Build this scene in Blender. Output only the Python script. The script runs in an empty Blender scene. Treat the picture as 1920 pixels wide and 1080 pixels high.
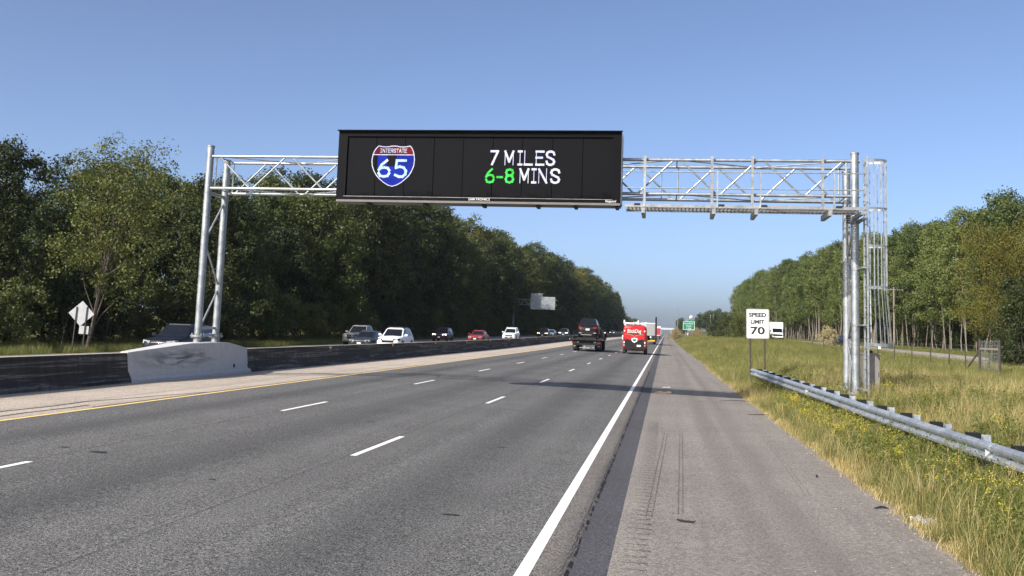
import bpy, bmesh, math, random
import numpy as np
from mathutils import Vector, Matrix
R_ = math.radians
scene = bpy.context.scene
col = scene.collection
rng = random.Random(7)
nrng = np.random.default_rng(11)

# ---------------------------------------------------------------- camera, sky, sun, exposure
CAM_H = 2.2
YAW, PITCH, ROLL = 0.155, 0.1169, 0.0342
_F = Vector((-math.sin(YAW)*math.cos(PITCH), math.cos(YAW)*math.cos(PITCH), math.sin(PITCH)))
_R = Vector((math.cos(YAW), math.sin(YAW), 0))
_U = _R.cross(_F)
_R2 = math.cos(ROLL)*_R + math.sin(ROLL)*_U
_U2 = -math.sin(ROLL)*_R + math.cos(ROLL)*_U
cam_data = bpy.data.cameras.new('camera')
cam_data.sensor_width = 36
cam_data.lens = 1874.5/1920*36
cam_data.shift_y = -(540-395.4)/1920
cam_data.clip_end = 6000
cam = bpy.data.objects.new('camera', cam_data)
col.objects.link(cam)
M = Matrix.Identity(4)
for i in range(3):
    M[i][0], M[i][1], M[i][2] = _R2[i], _U2[i], -_F[i]
M[2][3] = CAM_H
cam.matrix_world = M
scene.camera = cam

SUN_DIR = Vector((0.8, 1.15, -1.0)).normalized()      # the way the light travels
SUN_EL = math.asin(-SUN_DIR.z)
world = bpy.data.worlds.new('World')
scene.world = world
world.use_nodes = True
wn = world.node_tree
sky = wn.nodes.new('ShaderNodeTexSky')
sky.sky_type = 'NISHITA'
sky.sun_disc = False
sky.sun_elevation = SUN_EL
sky.sun_rotation = math.atan2(-SUN_DIR.x, -SUN_DIR.y)
sky.altitude = 0
sky.air_density = 0.48
sky.dust_density = 2.25
sky.ozone_density = 2.0
wn.nodes['Background'].inputs['Strength'].default_value = 0.15
wn.links.new(sky.outputs[0], wn.nodes['Background'].inputs['Color'])
sd = bpy.data.lights.new('sun', 'SUN')
sd.energy = 4.7
sd.angle = R_(0.53)
sd.color = (1.0, 0.94, 0.85)
sun = bpy.data.objects.new('sun', sd)
sun.rotation_euler = SUN_DIR.to_track_quat('-Z', 'Y').to_euler()
sun.location = (0, 0, 60)
col.objects.link(sun)
scene.view_settings.view_transform = 'Standard'
scene.view_settings.look = 'None'
scene.view_settings.exposure = 0.58
scene.view_settings.gamma = 1.0
scene.view_settings.use_curve_mapping = False
scene.cycles.max_bounces = 8
scene.cycles.diffuse_bounces = 3
scene.cycles.transparent_max_bounces = 8

# ---------------------------------------------------------------- materials
def new_mat(name):
    m = bpy.data.materials.new(name)
    m.use_nodes = True
    return m, m.node_tree.nodes, m.node_tree.links, m.node_tree.nodes['Principled BSDF']

def nz(N, L, scale, detail=4, rough=.55, vec=None, dist=0):
    n = N.new('ShaderNodeTexNoise')
    n.inputs['Scale'].default_value = scale
    n.inputs['Detail'].default_value = detail
    n.inputs['Roughness'].default_value = rough
    n.inputs['Distortion'].default_value = dist
    if vec is not None:
        L.new(vec, n.inputs['Vector'])
    return n

def ramp(N, L, src, stops):
    r = N.new('ShaderNodeValToRGB')
    e = r.color_ramp.elements
    while len(e) < len(stops):
        e.new(.5)
    for k, (p, c) in enumerate(stops):
        e[k].position = p
        e[k].color = (c[0], c[1], c[2], 1) if not isinstance(c, (int, float)) else (c, c, c, 1)
    L.new(src, r.inputs[0])
    return r

def mix(N, L, fac, a, b, mode='MIX'):
    m = N.new('ShaderNodeMix')
    m.data_type = 'RGBA'
    m.blend_type = mode
    for key, v in ((0, fac), (6, a), (7, b)):
        if hasattr(v, 'links'):
            L.new(v, m.inputs[key])
        elif isinstance(v, (int, float)):
            m.inputs[key].default_value = v if key == 0 else (v, v, v, 1)
        else:
            m.inputs[key].default_value = (v[0], v[1], v[2], 1)
    return m.outputs[2]

def math_(N, L, op, a, b=0.0, c=None):
    m = N.new('ShaderNodeMath')
    m.operation = op
    for k, v in enumerate((a, b) if c is None else (a, b, c)):
        if hasattr(v, 'links'):
            L.new(v, m.inputs[k])
        else:
            m.inputs[k].default_value = v
    return m.outputs[0]

def bump(N, L, bsdf, h, strength=.3, dist=.01):
    b = N.new('ShaderNodeBump')
    b.inputs['Strength'].default_value = strength
    b.inputs['Distance'].default_value = dist
    L.new(h, b.inputs['Height'])
    L.new(b.outputs[0], bsdf.inputs['Normal'])

def simple(name, c, rough=.5, metal=0., var=.15, scale=6., bmp=0., emit=0., coat=0., spec=None):
    m, N, L, B = new_mat(name)
    tc = N.new('ShaderNodeTexCoord')
    n = nz(N, L, scale, 5, .6, tc.outputs['Object'])
    lo = [max(0, x*(1-var)) for x in c]
    hi = [min(1, x*(1+var)) for x in c]
    r = ramp(N, L, n.outputs[0], [(.3, lo), (.7, hi)])
    L.new(r.outputs[0], B.inputs['Base Color'])
    B.inputs['Metallic'].default_value = metal
    rr = ramp(N, L, n.outputs[0], [(.25, max(0, rough-.08)), (.75, min(1, rough+.08))])
    L.new(rr.outputs[0], B.inputs['Roughness'])
    if spec is not None:
        B.inputs['Specular IOR Level'].default_value = spec
    if coat:
        B.inputs['Coat Weight'].default_value = coat
        B.inputs['Coat Roughness'].default_value = .06
    if emit:
        L.new(r.outputs[0], B.inputs['Emission Color'])
        B.inputs['Emission Strength'].default_value = emit
    if bmp:
        bump(N, L, B, n.outputs[0], bmp)
    return m

def pos_xyz(N, L):
    g = N.new('ShaderNodeNewGeometry')
    s = N.new('ShaderNodeSeparateXYZ')
    L.new(g.outputs['Position'], s.inputs[0])
    return g, s

def band(N, L, x, centre, width):
    """1 at x=centre falling to 0 at +-width"""
    d = math_(N, L, 'ABSOLUTE', math_(N, L, 'SUBTRACT', x, centre))
    m = N.new('ShaderNodeMapRange')
    m.interpolation_type = 'SMOOTHSTEP'
    L.new(d, m.inputs[0])
    m.inputs[1].default_value = 0
    m.inputs[2].default_value = width
    m.inputs[3].default_value = 1
    m.inputs[4].default_value = 0
    return m.outputs[0]

def asphalt(name, base, speck, paths=(), path_dark=.75, warm=0., contrast=.85, joints=()):
    m, N, L, B = new_mat(name)
    g, s = pos_xyz(N, L)
    P = g.outputs['Position']
    n1 = nz(N, L, 44, 2, .65, P)
    n2 = nz(N, L, 21, 4, .75, P)
    v = N.new('ShaderNodeTexVoronoi')
    v.inputs['Scale'].default_value = 70
    L.new(P, v.inputs['Vector'])
    c_lo = [x*(1-contrast) for x in base]
    c_hi = [x*(1+contrast) for x in base]
    r1 = ramp(N, L, n1.outputs[0], [(.34, c_lo), (.5, base), (.68, c_hi)])
    r2 = ramp(N, L, n2.outputs[0], [(.35, .62), (.65, 1.38)])
    c = mix(N, L, 1.0, r1.outputs[0], r2.outputs[0], 'MULTIPLY')
    # pale stones
    st = ramp(N, L, v.outputs['Color'], [(.80, 0), (.92, 1)])
    c = mix(N, L, math_(N, L, 'MULTIPLY', st.outputs[0], .5), c, speck)
    # long streaks and slow blotches
    mp = N.new('ShaderNodeMapping')
    mp.inputs['Scale'].default_value = (1.6, .03, 1)
    L.new(P, mp.inputs[0])
    n3 = nz(N, L, 1.0, 5, .6, mp.outputs[0])
    r3 = ramp(N, L, n3.outputs[0], [(.3, .82), (.7, 1.15)])
    c = mix(N, L, .8, c, r3.outputs[0], 'MULTIPLY')
    n4 = nz(N, L, .35, 4, .6, P)
    r4 = ramp(N, L, n4.outputs[0], [(.3, .86), (.7, 1.12)])
    c = mix(N, L, .8, c, r4.outputs[0], 'MULTIPLY')
    acc = None
    for cx, w in paths:
        wob = math_(N, L, 'ADD', s.outputs[0], math_(N, L, 'MULTIPLY', math_(N, L, 'SUBTRACT', n4.outputs[0], .5), .5))
        b = band(N, L, wob, cx, w)
        acc = b if acc is None else math_(N, L, 'MAXIMUM', acc, b)
    if acc is not None:
        c = mix(N, L, math_(N, L, 'MULTIPLY', acc, 1-path_dark), c, (.012, .012, .013))
    for jx in joints:
        w_ = math_(N, L, 'ADD', s.outputs[0], math_(N, L, 'MULTIPLY', math_(N, L, 'SUBTRACT', n2.outputs[0], .5), .05))
        b = band(N, L, w_, jx, .03)
        c = mix(N, L, math_(N, L, 'MULTIPLY', b, .55), c, (.03, .03, .03))
    L.new(c, B.inputs['Base Color'])
    B.inputs['Roughness'].default_value = .82
    B.inputs['Specular IOR Level'].default_value = .35
    h = math_(N, L, 'ADD', n1.outputs[0], math_(N, L, 'MULTIPLY', v.outputs['Distance'], 1.2))
    bump(N, L, B, h, .55, .012)
    return m

MT = {}
MT['asphalt'] = asphalt('asphalt_lane', (.108, .106, .101), (.42, .41, .40),
                        paths=[(-3.05, .85), (-6.75, .9), (-10.2, .7)], path_dark=.66, joints=(-4.98, -8.64))
MT['asphalt_edge'] = asphalt('asphalt_edge', (.135, .122, .108), (.42, .39, .35), contrast=.75)
MT['asphalt_dark'] = asphalt('asphalt_dark', (.064, .062, .068), (.14, .14, .14), contrast=.3)
MT['asphalt_pale'] = asphalt('asphalt_pale', (.205, .184, .160), (.40, .37, .33), contrast=.25,
                             paths=[(1.05, .35), (1.65, .30)], path_dark=.84)
MT['side_paving'] = asphalt('side_paving', (.30, .265, .235), (.45, .42, .38), contrast=.3)
MT['asphalt_old'] = asphalt('asphalt_old', (.20, .19, .18), (.4, .4, .4), contrast=.3)
MT['shoulder_tan'] = asphalt('shoulder_tan', (.42, .36, .295), (.5, .46, .4), contrast=.25,
                             paths=[(-12.9, .25)], path_dark=.85)

def paint(name, c, wear=.35):
    m, N, L, B = new_mat(name)
    g, s = pos_xyz(N, L)
    n = nz(N, L, 45, 4, .7, g.outputs['Position'])
    n2 = nz(N, L, 1.3, 4, .6, g.outputs['Position'])
    t = math_(N, L, 'ADD', math_(N, L, 'MULTIPLY', n.outputs[0], .7), math_(N, L, 'MULTIPLY', n2.outputs[0], .3))
    r = ramp(N, L, t, [(.30, (.25, .24, .22)), (.30+wear*.3, [x*.86 for x in c]), (.62, c)])
    L.new(r.outputs[0], B.inputs['Base Color'])
    B.inputs['Roughness'].default_value = .7
    bump(N, L, B, n.outputs[0], .4, .006)
    return m
MT['white_paint'] = paint('white_paint', (.78, .78, .75))
MT['yellow_paint'] = paint('yellow_paint', (.82, .60, .22))

# galvanized steel
def galv(name, c=(.335, .36, .37), metal=.72, rough=.5):
    m, N, L, B = new_mat(name)
    tc = N.new('ShaderNodeTexCoord')
    v = N.new('ShaderNodeTexVoronoi')
    v.inputs['Scale'].default_value = 22
    L.new(tc.outputs['Object'], v.inputs['Vector'])
    n = nz(N, L, 3.5, 5, .6, tc.outputs['Object'])
    r = ramp(N, L, n.outputs[0], [(.3, [x*.78 for x in c]), (.7, [min(1, x*1.15) for x in c])])
    sp = ramp(N, L, v.outputs['Color'], [(.2, .9), (.8, 1.1)])
    c2 = mix(N, L, 1.0, r.outputs[0], sp.outputs[0], 'MULTIPLY')
    L.new(c2, B.inputs['Base Color'])
    B.inputs['Metallic'].default_value = metal
    rr = ramp(N, L, n.outputs[0], [(.3, rough-.1), (.7, rough+.12)])
    L.new(rr.outputs[0], B.inputs['Roughness'])
    return m
MT['galv'] = galv('galvanized_steel')
MT['galv_dull'] = galv('galvanized_dull', (.30, .31, .315), .65, .5)
MT['rail_steel'] = galv('rail_steel', (.46, .50, .53), .7, .42)
MT['dark_steel'] = simple('dark_steel', (.018, .018, .019), .6, .2, spec=.3)
MT['black_cab'] = simple('black_cabinet', (.003, .0033, .0045), .55, 0, .2, 2, spec=.08)
MT['brown_under'] = simple('cabinet_underside', (.13, .12, .11), .6)
MT['cab_tan'] = simple('cabinet_taupe', (.20, .185, .165), .55, .1, .12, 4)
MT['rubber'] = simple('rubber', (.015, .015, .016), .8, 0, .3, 12)
MT['glass_dark'] = simple('car_glass', (.008, .010, .013), .08, 0, .2, 3, spec=.35)
MT['chrome'] = simple('chrome', (.62, .63, .65), .18, .95, .05)
MT['rim'] = simple('wheel_rim', (.35, .35, .36), .3, .8, .1)
MT['black_plastic'] = simple('black_plastic', (.011, .011, .012), .6, 0, .25, 8, spec=.25)
MT['plate'] = simple('licence_plate', (.7, .72, .72), .45)
MT['head_off'] = simple('headlight_glass', (.34, .36, .38), .15, .3, .1)
MT['head_on'] = simple('headlight_lit', (1.0, .93, .80), .3, 0, .02, 3, emit=3.0)
MT['head_warm'] = simple('headlight_warm', (1.0, .78, .45), .3, 0, .02, 3, emit=2.0)
MT['tail'] = simple('taillight', (.20, .012, .015), .2, 0, .1)
MT['amber'] = simple('amber_reflector', (.75, .36, .06), .3)
MT['white_sign'] = simple('sign_white', (.80, .80, .79), .45, 0, .03, 3)
MT['black_ink'] = simple('sign_black', (.012, .012, .012), .5)
MT['green_sign'] = simple('sign_green', (.0, .16, .085), .5, 0, .05)
MT['sign_back'] = simple('sign_back_aluminium', (.26, .29, .31), .5, .45, .22, 2.5)
MT['sign_back_pale'] = simple('sign_back_pale', (.40, .41, .42), .55, .2, .14, 2.5)
MT['post_rust'] = simple('sign_post_dark', (.05, .042, .036), .75, .2)
MT['wood_pole'] = simple('weathered_pole', (.19, .165, .14), .85, 0, .25, 10, .2)
MT['bark'] = simple('bark', (.085, .068, .052), .9, 0, .35, 8, .4)
MT['bark_pale'] = simple('bark_pale', (.185, .16, .13), .9, 0, .4, 8, .4)

def leaf_mat(name, a, b, c, trans=.22):
    """a/b/c: three leaf colours; per-leaf and per-plant variation"""
    m, N, L, B = new_mat(name)
    g = N.new('ShaderNodeNewGeometry')
    oi = N.new('ShaderNodeObjectInfo')
    tc = N.new('ShaderNodeTexCoord')
    n = nz(N, L, .55, 3, .6, tc.outputs['Object'])
    t = math_(N, L, 'ADD', math_(N, L, 'MULTIPLY', g.outputs['Random Per Island'], .42),
              math_(N, L, 'ADD', math_(N, L, 'MULTIPLY', oi.outputs['Random'], .38),
                    math_(N, L, 'MULTIPLY', math_(N, L, 'SUBTRACT', n.outputs[0], .3), .5)))
    r = ramp(N, L, t, [(.12, a), (.5, b), (.92, c)])
    L.new(r.outputs[0], B.inputs['Base Color'])
    B.inputs['Roughness'].default_value = .55
    B.inputs['Specular IOR Level'].default_value = .3
    tr = N.new('ShaderNodeBsdfTranslucent')
    L.new(mix(N, L, 1.0, r.outputs[0], (1.15, 1.2, .6), 'MULTIPLY'), tr.inputs[0])
    ms = N.new('ShaderNodeMixShader')
    ms.inputs[0].default_value = trans
    L.new(B.outputs[0], ms.inputs[1])
    L.new(tr.outputs[0], ms.inputs[2])
    L.new(ms.outputs[0], N['Material Output'].inputs[0])
    return m
MT['leaf_dark'] = leaf_mat('leaf_dark', (.014, .022, .007), (.034, .048, .013), (.080, .090, .024), .2)
MT['leaf_mid'] = leaf_mat('leaf_mid', (.028, .044, .012), (.058, .078, .020), (.120, .128, .034), .22)
MT['leaf_light'] = leaf_mat('leaf_light', (.044, .062, .015), (.082, .102, .024), (.145, .150, .040), .25)
MT['leaf_warm'] = leaf_mat('leaf_warm', (.062, .074, .016), (.110, .112, .026), (.18, .165, .045), .25)
MT['leaf_sun'] = leaf_mat('leaf_sun', (.068, .098, .026), (.108, .142, .038), (.17, .185, .055), .28)
MT['leaf_sun_dark'] = leaf_mat('leaf_sun_dark', (.040, .062, .018), (.070, .095, .026), (.11, .125, .036), .25)
MT['leaf_olive'] = leaf_mat('leaf_olive', (.085, .088, .015), (.115, .108, .018), (.150, .125, .026))
MT['leaf_far'] = leaf_mat('leaf_far', (.040, .062, .022), (.060, .082, .030), (.085, .10, .035))
MT['grass_green'] = leaf_mat('grass_green', (.080, .100, .024), (.135, .152, .042), (.24, .228, .085), .3)
MT['grass_dry'] = leaf_mat('grass_dry', (.32, .25, .10), (.45, .36, .16), (.60, .50, .26), .28)
MT['grass_olive'] = leaf_mat('grass_olive', (.120, .135, .034), (.195, .198, .056), (.31, .285, .115), .3)
MT['weed_green'] = leaf_mat('weed_green', (.085, .105, .022), (.13, .15, .035), (.20, .20, .055), .28)
MT['flower_yellow'] = leaf_mat('flower_yellow', (.46, .38, .03), (.58, .48, .04), (.68, .58, .08), .2)
MT['brush_tan'] = leaf_mat('brush_tan', (.22, .18, .09), (.32, .27, .14), (.40, .34, .2), .2)

def terrain_mat():
    m, N, L, B = new_mat('verge_ground')
    g, s = pos_xyz(N, L)
    P = g.outputs['Position']
    n1 = nz(N, L, .22, 5, .6, P)
    n2 = nz(N, L, 2.6, 5, .65, P)
    n3 = nz(N, L, 22, 4, .7, P)
    t = math_(N, L, 'ADD', math_(N, L, 'MULTIPLY', n1.outputs[0], .6), math_(N, L, 'MULTIPLY', n2.outputs[0], .4))
    r = ramp(N, L, t, [(.36, (.070, .080, .024)), (.50, (.120, .115, .038)), (.62, (.19, .16, .065))])
    f = ramp(N, L, n3.outputs[0], [(.3, .45), (.7, 1.35)])
    c = mix(N, L, 1.0, r.outputs[0], f.outputs[0], 'MULTIPLY')
    # bare straw and grit beside the pavement
    e = band(N, L, s.outputs[0], 3.05, .7)
    st = ramp(N, L, n3.outputs[0], [(.3, (.16, .12, .08)), (.7, (.45, .36, .24))])
    c = mix(N, L, math_(N, L, 'MULTIPLY', e, .9), c, st.outputs[0])
    L.new(c, B.inputs['Base Color'])
    B.inputs['Roughness'].default_value = .95
    B.inputs['Specular IOR Level'].default_value = .1
    bump(N, L, B, n3.outputs[0], .6, .05)
    return m
MT['ground'] = terrain_mat()

def barrier_mat():
    m, N, L, B = new_mat('sooty_barrier')
    g, s = pos_xyz(N, L)
    P = g.outputs['Position']
    mp = N.new('ShaderNodeMapping')
    mp.inputs['Rotation'].default_value = (R_(7), 0, 0)
    mp.inputs['Scale'].default_value = (1, .16, 5)
    L.new(P, mp.inputs[0])
    n = nz(N, L, 1.3, 6, .68, mp.outputs[0], .6)
    n2 = nz(N, L, 9, 5, .7, P)
    mp2 = N.new('ShaderNodeMapping')
    mp2.inputs['Scale'].default_value = (1, 3.2, .25)
    L.new(P, mp2.inputs[0])
    n3 = nz(N, L, 1.5, 4, .6, mp2.outputs[0])
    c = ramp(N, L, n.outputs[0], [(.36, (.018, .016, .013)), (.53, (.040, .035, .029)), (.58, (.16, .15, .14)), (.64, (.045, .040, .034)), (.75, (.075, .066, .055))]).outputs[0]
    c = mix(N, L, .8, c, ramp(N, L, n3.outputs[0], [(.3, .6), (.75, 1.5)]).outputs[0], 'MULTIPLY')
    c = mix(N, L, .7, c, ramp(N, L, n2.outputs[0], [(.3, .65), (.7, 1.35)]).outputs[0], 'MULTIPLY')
    # faces turned upward are a paler tan than the sides
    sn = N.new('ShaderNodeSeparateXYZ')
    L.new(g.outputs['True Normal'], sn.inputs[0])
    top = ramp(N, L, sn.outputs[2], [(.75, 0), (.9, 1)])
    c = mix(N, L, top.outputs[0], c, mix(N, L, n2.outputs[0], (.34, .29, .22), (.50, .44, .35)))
    L.new(c, B.inputs['Base Color'])
    B.inputs['Roughness'].default_value = .85
    bump(N, L, B, n2.outputs[0], .3, .01)
    return m
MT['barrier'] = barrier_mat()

def pedestal_mat():
    m, N, L, B = new_mat('pale_concrete')
    g, s = pos_xyz(N, L)
    P = g.outputs['Position']
    n1 = nz(N, L, 5, 5, .6, P)
    base = ramp(N, L, n1.outputs[0], [(.3, (.45, .445, .43)), (.7, (.53, .525, .51))]).outputs[0]
    mp = N.new('ShaderNodeMapping')
    mp.inputs['Rotation'].default_value = (R_(-9), 0, 0)
    mp.inputs['Scale'].default_value = (1, .30, 2.6)
    L.new(P, mp.inputs[0])
    w = nz(N, L, 1.25, 6, .62, mp.outputs[0], 1.6)
    soot = ramp(N, L, w.outputs[0], [(.45, 0), (.57, 1)]).outputs[0]
    hb = band(N, L, s.outputs[2], .92, .42)
    yb = band(N, L, s.outputs[1], 29.6, 3.4)
    soot = math_(N, L, 'MULTIPLY', soot, math_(N, L, 'MULTIPLY', hb, yb))
    scuff = nz(N, L, 4.5, 5, .7, mp.outputs[0], 2.5)
    sc = ramp(N, L, scuff.outputs[0], [(.56, 0), (.62, 1)]).outputs[0]
    sc = math_(N, L, 'MULTIPLY', sc, math_(N, L, 'MULTIPLY', band(N, L, s.outputs[2], .95, .4), band(N, L, s.outputs[1], 30.9, 1.3)))
    f = math_(N, L, 'MINIMUM', math_(N, L, 'ADD', math_(N, L, 'MULTIPLY', soot, .85), math_(N, L, 'MULTIPLY', sc, .8)), .92)
    sn = N.new('ShaderNodeSeparateXYZ')
    L.new(g.outputs['True Normal'], sn.inputs[0])
    c = mix(N, L, f, base, (.07, .07, .075))
    L.new(c, B.inputs['Base Color'])
    B.inputs['Roughness'].default_value = .8
    bump(N, L, B, n1.outputs[0], .1, .01)
    return m
MT['pedestal'] = pedestal_mat()

def led_mat():
    m, N, L, B = new_mat('display_louvres')
    g, s = pos_xyz(N, L)
    P = g.outputs['Position']
    wx = N.new('ShaderNodeTexWave')
    wx.wave_type = 'BANDS'
    wx.bands_direction = 'X'
    wx.inputs['Scale'].default_value = 9
    L.new(P, wx.inputs[0])
    n = nz(N, L, 2.2, 6, .7, P, .8)
    lowz = N.new('ShaderNodeMapRange')
    L.new(s.outputs[2], lowz.inputs[0])
    lowz.inputs[1].default_value = 7.0
    lowz.inputs[2].default_value = 6.3
    t = math_(N, L, 'MULTIPLY', lowz.outputs[0], n.outputs[0])
    c = mix(N, L, wx.outputs['Color'], (.0042, .0046, .0060), (.0068, .0072, .0088))
    c = mix(N, L, ramp(N, L, t, [(.42, 0), (.47, .8)]).outputs[0], c, (.0015, .0015, .002))
    L.new(c, B.inputs['Base Color'])
    B.inputs['Roughness'].default_value = .6
    B.inputs['Specular IOR Level'].default_value = .06
    return m
MT['led_panel'] = led_mat()

def led_text(name, a, b, strength=1.0):
    m, N, L, B = new_mat(name)
    g, s = pos_xyz(N, L)
    n = nz(N, L, 2.2, 3, .6, g.outputs['Position'])
    n2 = nz(N, L, 26, 2, .6, g.outputs['Position'])
    r = ramp(N, L, n.outputs[0], [(.35, a), (.65, b)])
    c = mix(N, L, .6, r.outputs[0], ramp(N, L, n2.outputs[0], [(.35, .55), (.6, 1.1)]).outputs[0], 'MULTIPLY')
    B.inputs['Base Color'].default_value = (.01, .01, .01, 1)
    B.inputs['Roughness'].default_value = .9
    B.inputs['Specular IOR Level'].default_value = 0
    L.new(c, B.inputs['Emission Color'])
    B.inputs['Emission Strength'].default_value = strength
    return m
MT['led_white'] = led_text('led_white', (.66, .66, .95), (.92, .90, .92), 1.0)
MT['led_green'] = led_text('led_green', (.05, .62, .05), (.10, .80, .16), 1.0)
MT['led_blue'] = led_text('led_blue', (.003, .018, .30), (.006, .03, .46), .9)
MT['led_red'] = led_text('led_red', (.15, .003, .012), (.26, .01, .02), .9)
MT['led_pale'] = led_text('led_pale', (.45, .70, .88), (.72, .86, .95), 1.0)

def car_paint(name, c, rough=.36, metal=.0):
    return simple(name, c, rough, metal, .06, 2, coat=.10, spec=.22)
MT['p_black'] = car_paint('paint_black', (.006, .007, .009))
MT['p_white'] = car_paint('paint_white', (.74, .76, .78))
MT['p_grey'] = car_paint('paint_grey', (.24, .23, .225), .35, .3)
MT['p_slate'] = car_paint('paint_slate', (.035, .042, .055), .3, .3)
MT['p_maroon'] = car_paint('paint_maroon', (.055, .008, .012))
MT['p_red'] = car_paint('paint_red', (.22, .022, .026))
MT['p_silver'] = car_paint('paint_silver_blue', (.22, .27, .36), .3, .4)
MT['p_vanred'] = car_paint('paint_van_red', (.46, .018, .022))
MT['p_navy'] = car_paint('paint_navy', (.006, .008, .015))
MT['trailer_grey'] = simple('trailer_grey', (.38, .38, .37), .5, .2)
MT['trailer_red'] = simple('trailer_red', (.36, .03, .045), .5)
MT['plastic_clear'] = None
def clear_plastic():
    m, N, L, B = new_mat('clear_plastic')
    tc = N.new('ShaderNodeTexCoord')
    n = nz(N, L, 30, 3, .6, tc.outputs['Object'])
    B.inputs['Base Color'].default_value = (.96, .96, .98, 1)
    B.inputs['Roughness'].default_value = .08
    B.inputs['Transmission Weight'].default_value = .82
    B.inputs['IOR'].default_value = 1.2
    bump(N, L, B, n.outputs[0], .25, .01)
    return m
MT['plastic_clear'] = clear_plastic()

# ---------------------------------------------------------------- mesh building helpers
class MB:
    def __init__(self):
        self.v = []
        self.f = []
    def add(self, vs, fs):
        o = len(self.v)
        self.v += [tuple(p) for p in vs]
        self.f += [tuple(i+o for i in f) for f in fs]
        return self
    def box(self, c, s, rot=None):
        hx, hy, hz = s[0]/2, s[1]/2, s[2]/2
        vs = [Vector((x, y, z)) for x in (-hx, hx) for y in (-hy, hy) for z in (-hz, hz)]
        if rot is not None:
            vs = [rot @ p for p in vs]
        vs = [p + Vector(c) for p in vs]
        return self.add(vs, [(0, 1, 3, 2), (4, 6, 7, 5), (0, 4, 5, 1), (2, 3, 7, 6), (0, 2, 6, 4), (1, 5, 7, 3)])
    def bar(self, a, b, w, h):
        """box beam from a to b, w across, h tall"""
        a, b = Vector(a), Vector(b)
        d = b-a
        L = d.length
        q = d.to_track_quat('Y', 'Z').to_matrix()
        return self.box((a+b)/2, (w, L, h), q)
    def tube(self, pts, r, n=8, caps=True):
        pts = [Vector(p) for p in pts]
        rs = r if isinstance(r, (list, tuple)) else [r]*len(pts)
        vs, fs = [], []
        prev = None
        for i, p in enumerate(pts):
            d = (pts[min(i+1, len(pts)-1)] - pts[max(i-1, 0)]).normalized()
            if prev is None:
                ref = Vector((0, 0, 1)) if abs(d.z) < .9 else Vector((1, 0, 0))
                x = d.cross(ref).normalized()
            else:
                x = (prev - d*prev.dot(d)).normalized()
            prev = x
            y = d.cross(x)
            for k in range(n):
                a = 2*math.pi*k/n
                vs.append(p + (x*math.cos(a) + y*math.sin(a))*rs[i])
        for i in range(len(pts)-1):
            for k in range(n):
                k2 = (k+1) % n
                fs.append((i*n+k, i*n+k2, (i+1)*n+k2, (i+1)*n+k))
        if caps:
            fs.append(tuple(range(n-1, -1, -1)))
            fs.append(tuple(range((len(pts)-1)*n, len(pts)*n)))
        return self.add(vs, fs)
    def loft(self, rings, caps=True, closed=True):
        n = len(rings[0])
        vs = [p for r in rings for p in r]
        fs = []
        for i in range(len(rings)-1):
            for k in range(n if closed else n-1):
                k2 = (k+1) % n
                fs.append((i*n+k, i*n+k2, (i+1)*n+k2, (i+1)*n+k))
        if caps:
            fs.append(tuple(range(n-1, -1, -1)))
            fs.append(tuple(range((len(rings)-1)*n, len(rings)*n)))
        return self.add(vs, fs)
    def prism(self, outline, y0, y1):
        """outline [(x,z)] extruded along y"""
        return self.loft([[(x, y0, z) for x, z in outline], [(x, y1, z) for x, z in outline]])
    def prism_x(self, outline, x0, x1):
        return self.loft([[(x0, y, z) for y, z in outline], [(x1, y, z) for y, z in outline]])
    def cyl(self, c, axis, r, h, n=20):
        a = Vector(axis).normalized()
        c = Vector(c)
        return self.tube([c-a*h/2, c+a*h/2], r, n)
    def quadplate(self, q, t=.008):
        """thin plate on quad q (4 points), grown along its normal by t"""
        q = [Vector(p) for p in q]
        nrm = (q[1]-q[0]).cross(q[3]-q[0]).normalized()
        return self.loft([q, [p+nrm*t for p in q]])
    def build(self, name, mat, parent=None, smooth=None, loc=None):
        me = bpy.data.meshes.new(name)
        me.from_pydata(self.v, [], self.f)
        bm = bmesh.new()
        bm.from_mesh(me)
        bmesh.ops.recalc_face_normals(bm, faces=bm.faces)
        bm.to_mesh(me)
        bm.free()
        me.materials.append(MT[mat] if isinstance(mat, str) else mat)
        if smooth:
            me.polygons.foreach_set('use_smooth', [True]*len(me.polygons))
            me.set_sharp_from_angle(angle=R_(smooth))
        o = bpy.data.objects.new(name, me)
        col.objects.link(o)
        if parent is not None:
            o.parent = parent
        if loc is not None:
            o.location = loc
        return o

def raw_mesh(name, V, F, mat, smooth=False):
    """fast numpy mesh; F is (n,k) with k 3 or 4"""
    me = bpy.data.meshes.new(name)
    V = np.asarray(V, np.float32)
    F = np.asarray(F, np.int32)
    k = F.shape[1]
    me.vertices.add(len(V))
    me.vertices.foreach_set('co', V.ravel())
    me.loops.add(F.size)
    me.loops.foreach_set('vertex_index', F.ravel())
    me.polygons.add(len(F))
    me.polygons.foreach_set('loop_start', np.arange(0, F.size, k, dtype=np.int32))
    me.update(calc_edges=True)
    if smooth:
        me.polygons.foreach_set('use_smooth', np.ones(len(F), bool))
    me.materials.append(MT[mat] if isinstance(mat, str) else mat)
    return me

def link(name, me, parent=None):
    o = bpy.data.objects.new(name, me)
    col.objects.link(o)
    if parent is not None:
        o.parent = parent
    return o

def thing(name, label, cat, loc=(0, 0, 0), rotz=0., group=None, scale=1.):
    o = bpy.data.objects.new(name, None)
    o.empty_display_size = .2
    col.objects.link(o)
    o.location = loc
    o.rotation_euler = (0, 0, rotz)
    o.scale = (scale,)*3
    tag(o, label, cat, group)
    return o

def tag(o, label, cat, group=None, kind=None):
    if label:
        o['label'] = label
    if cat:
        o['category'] = cat
    if group:
        o['group'] = group
    if kind:
        o['kind'] = kind
    return o

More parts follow.
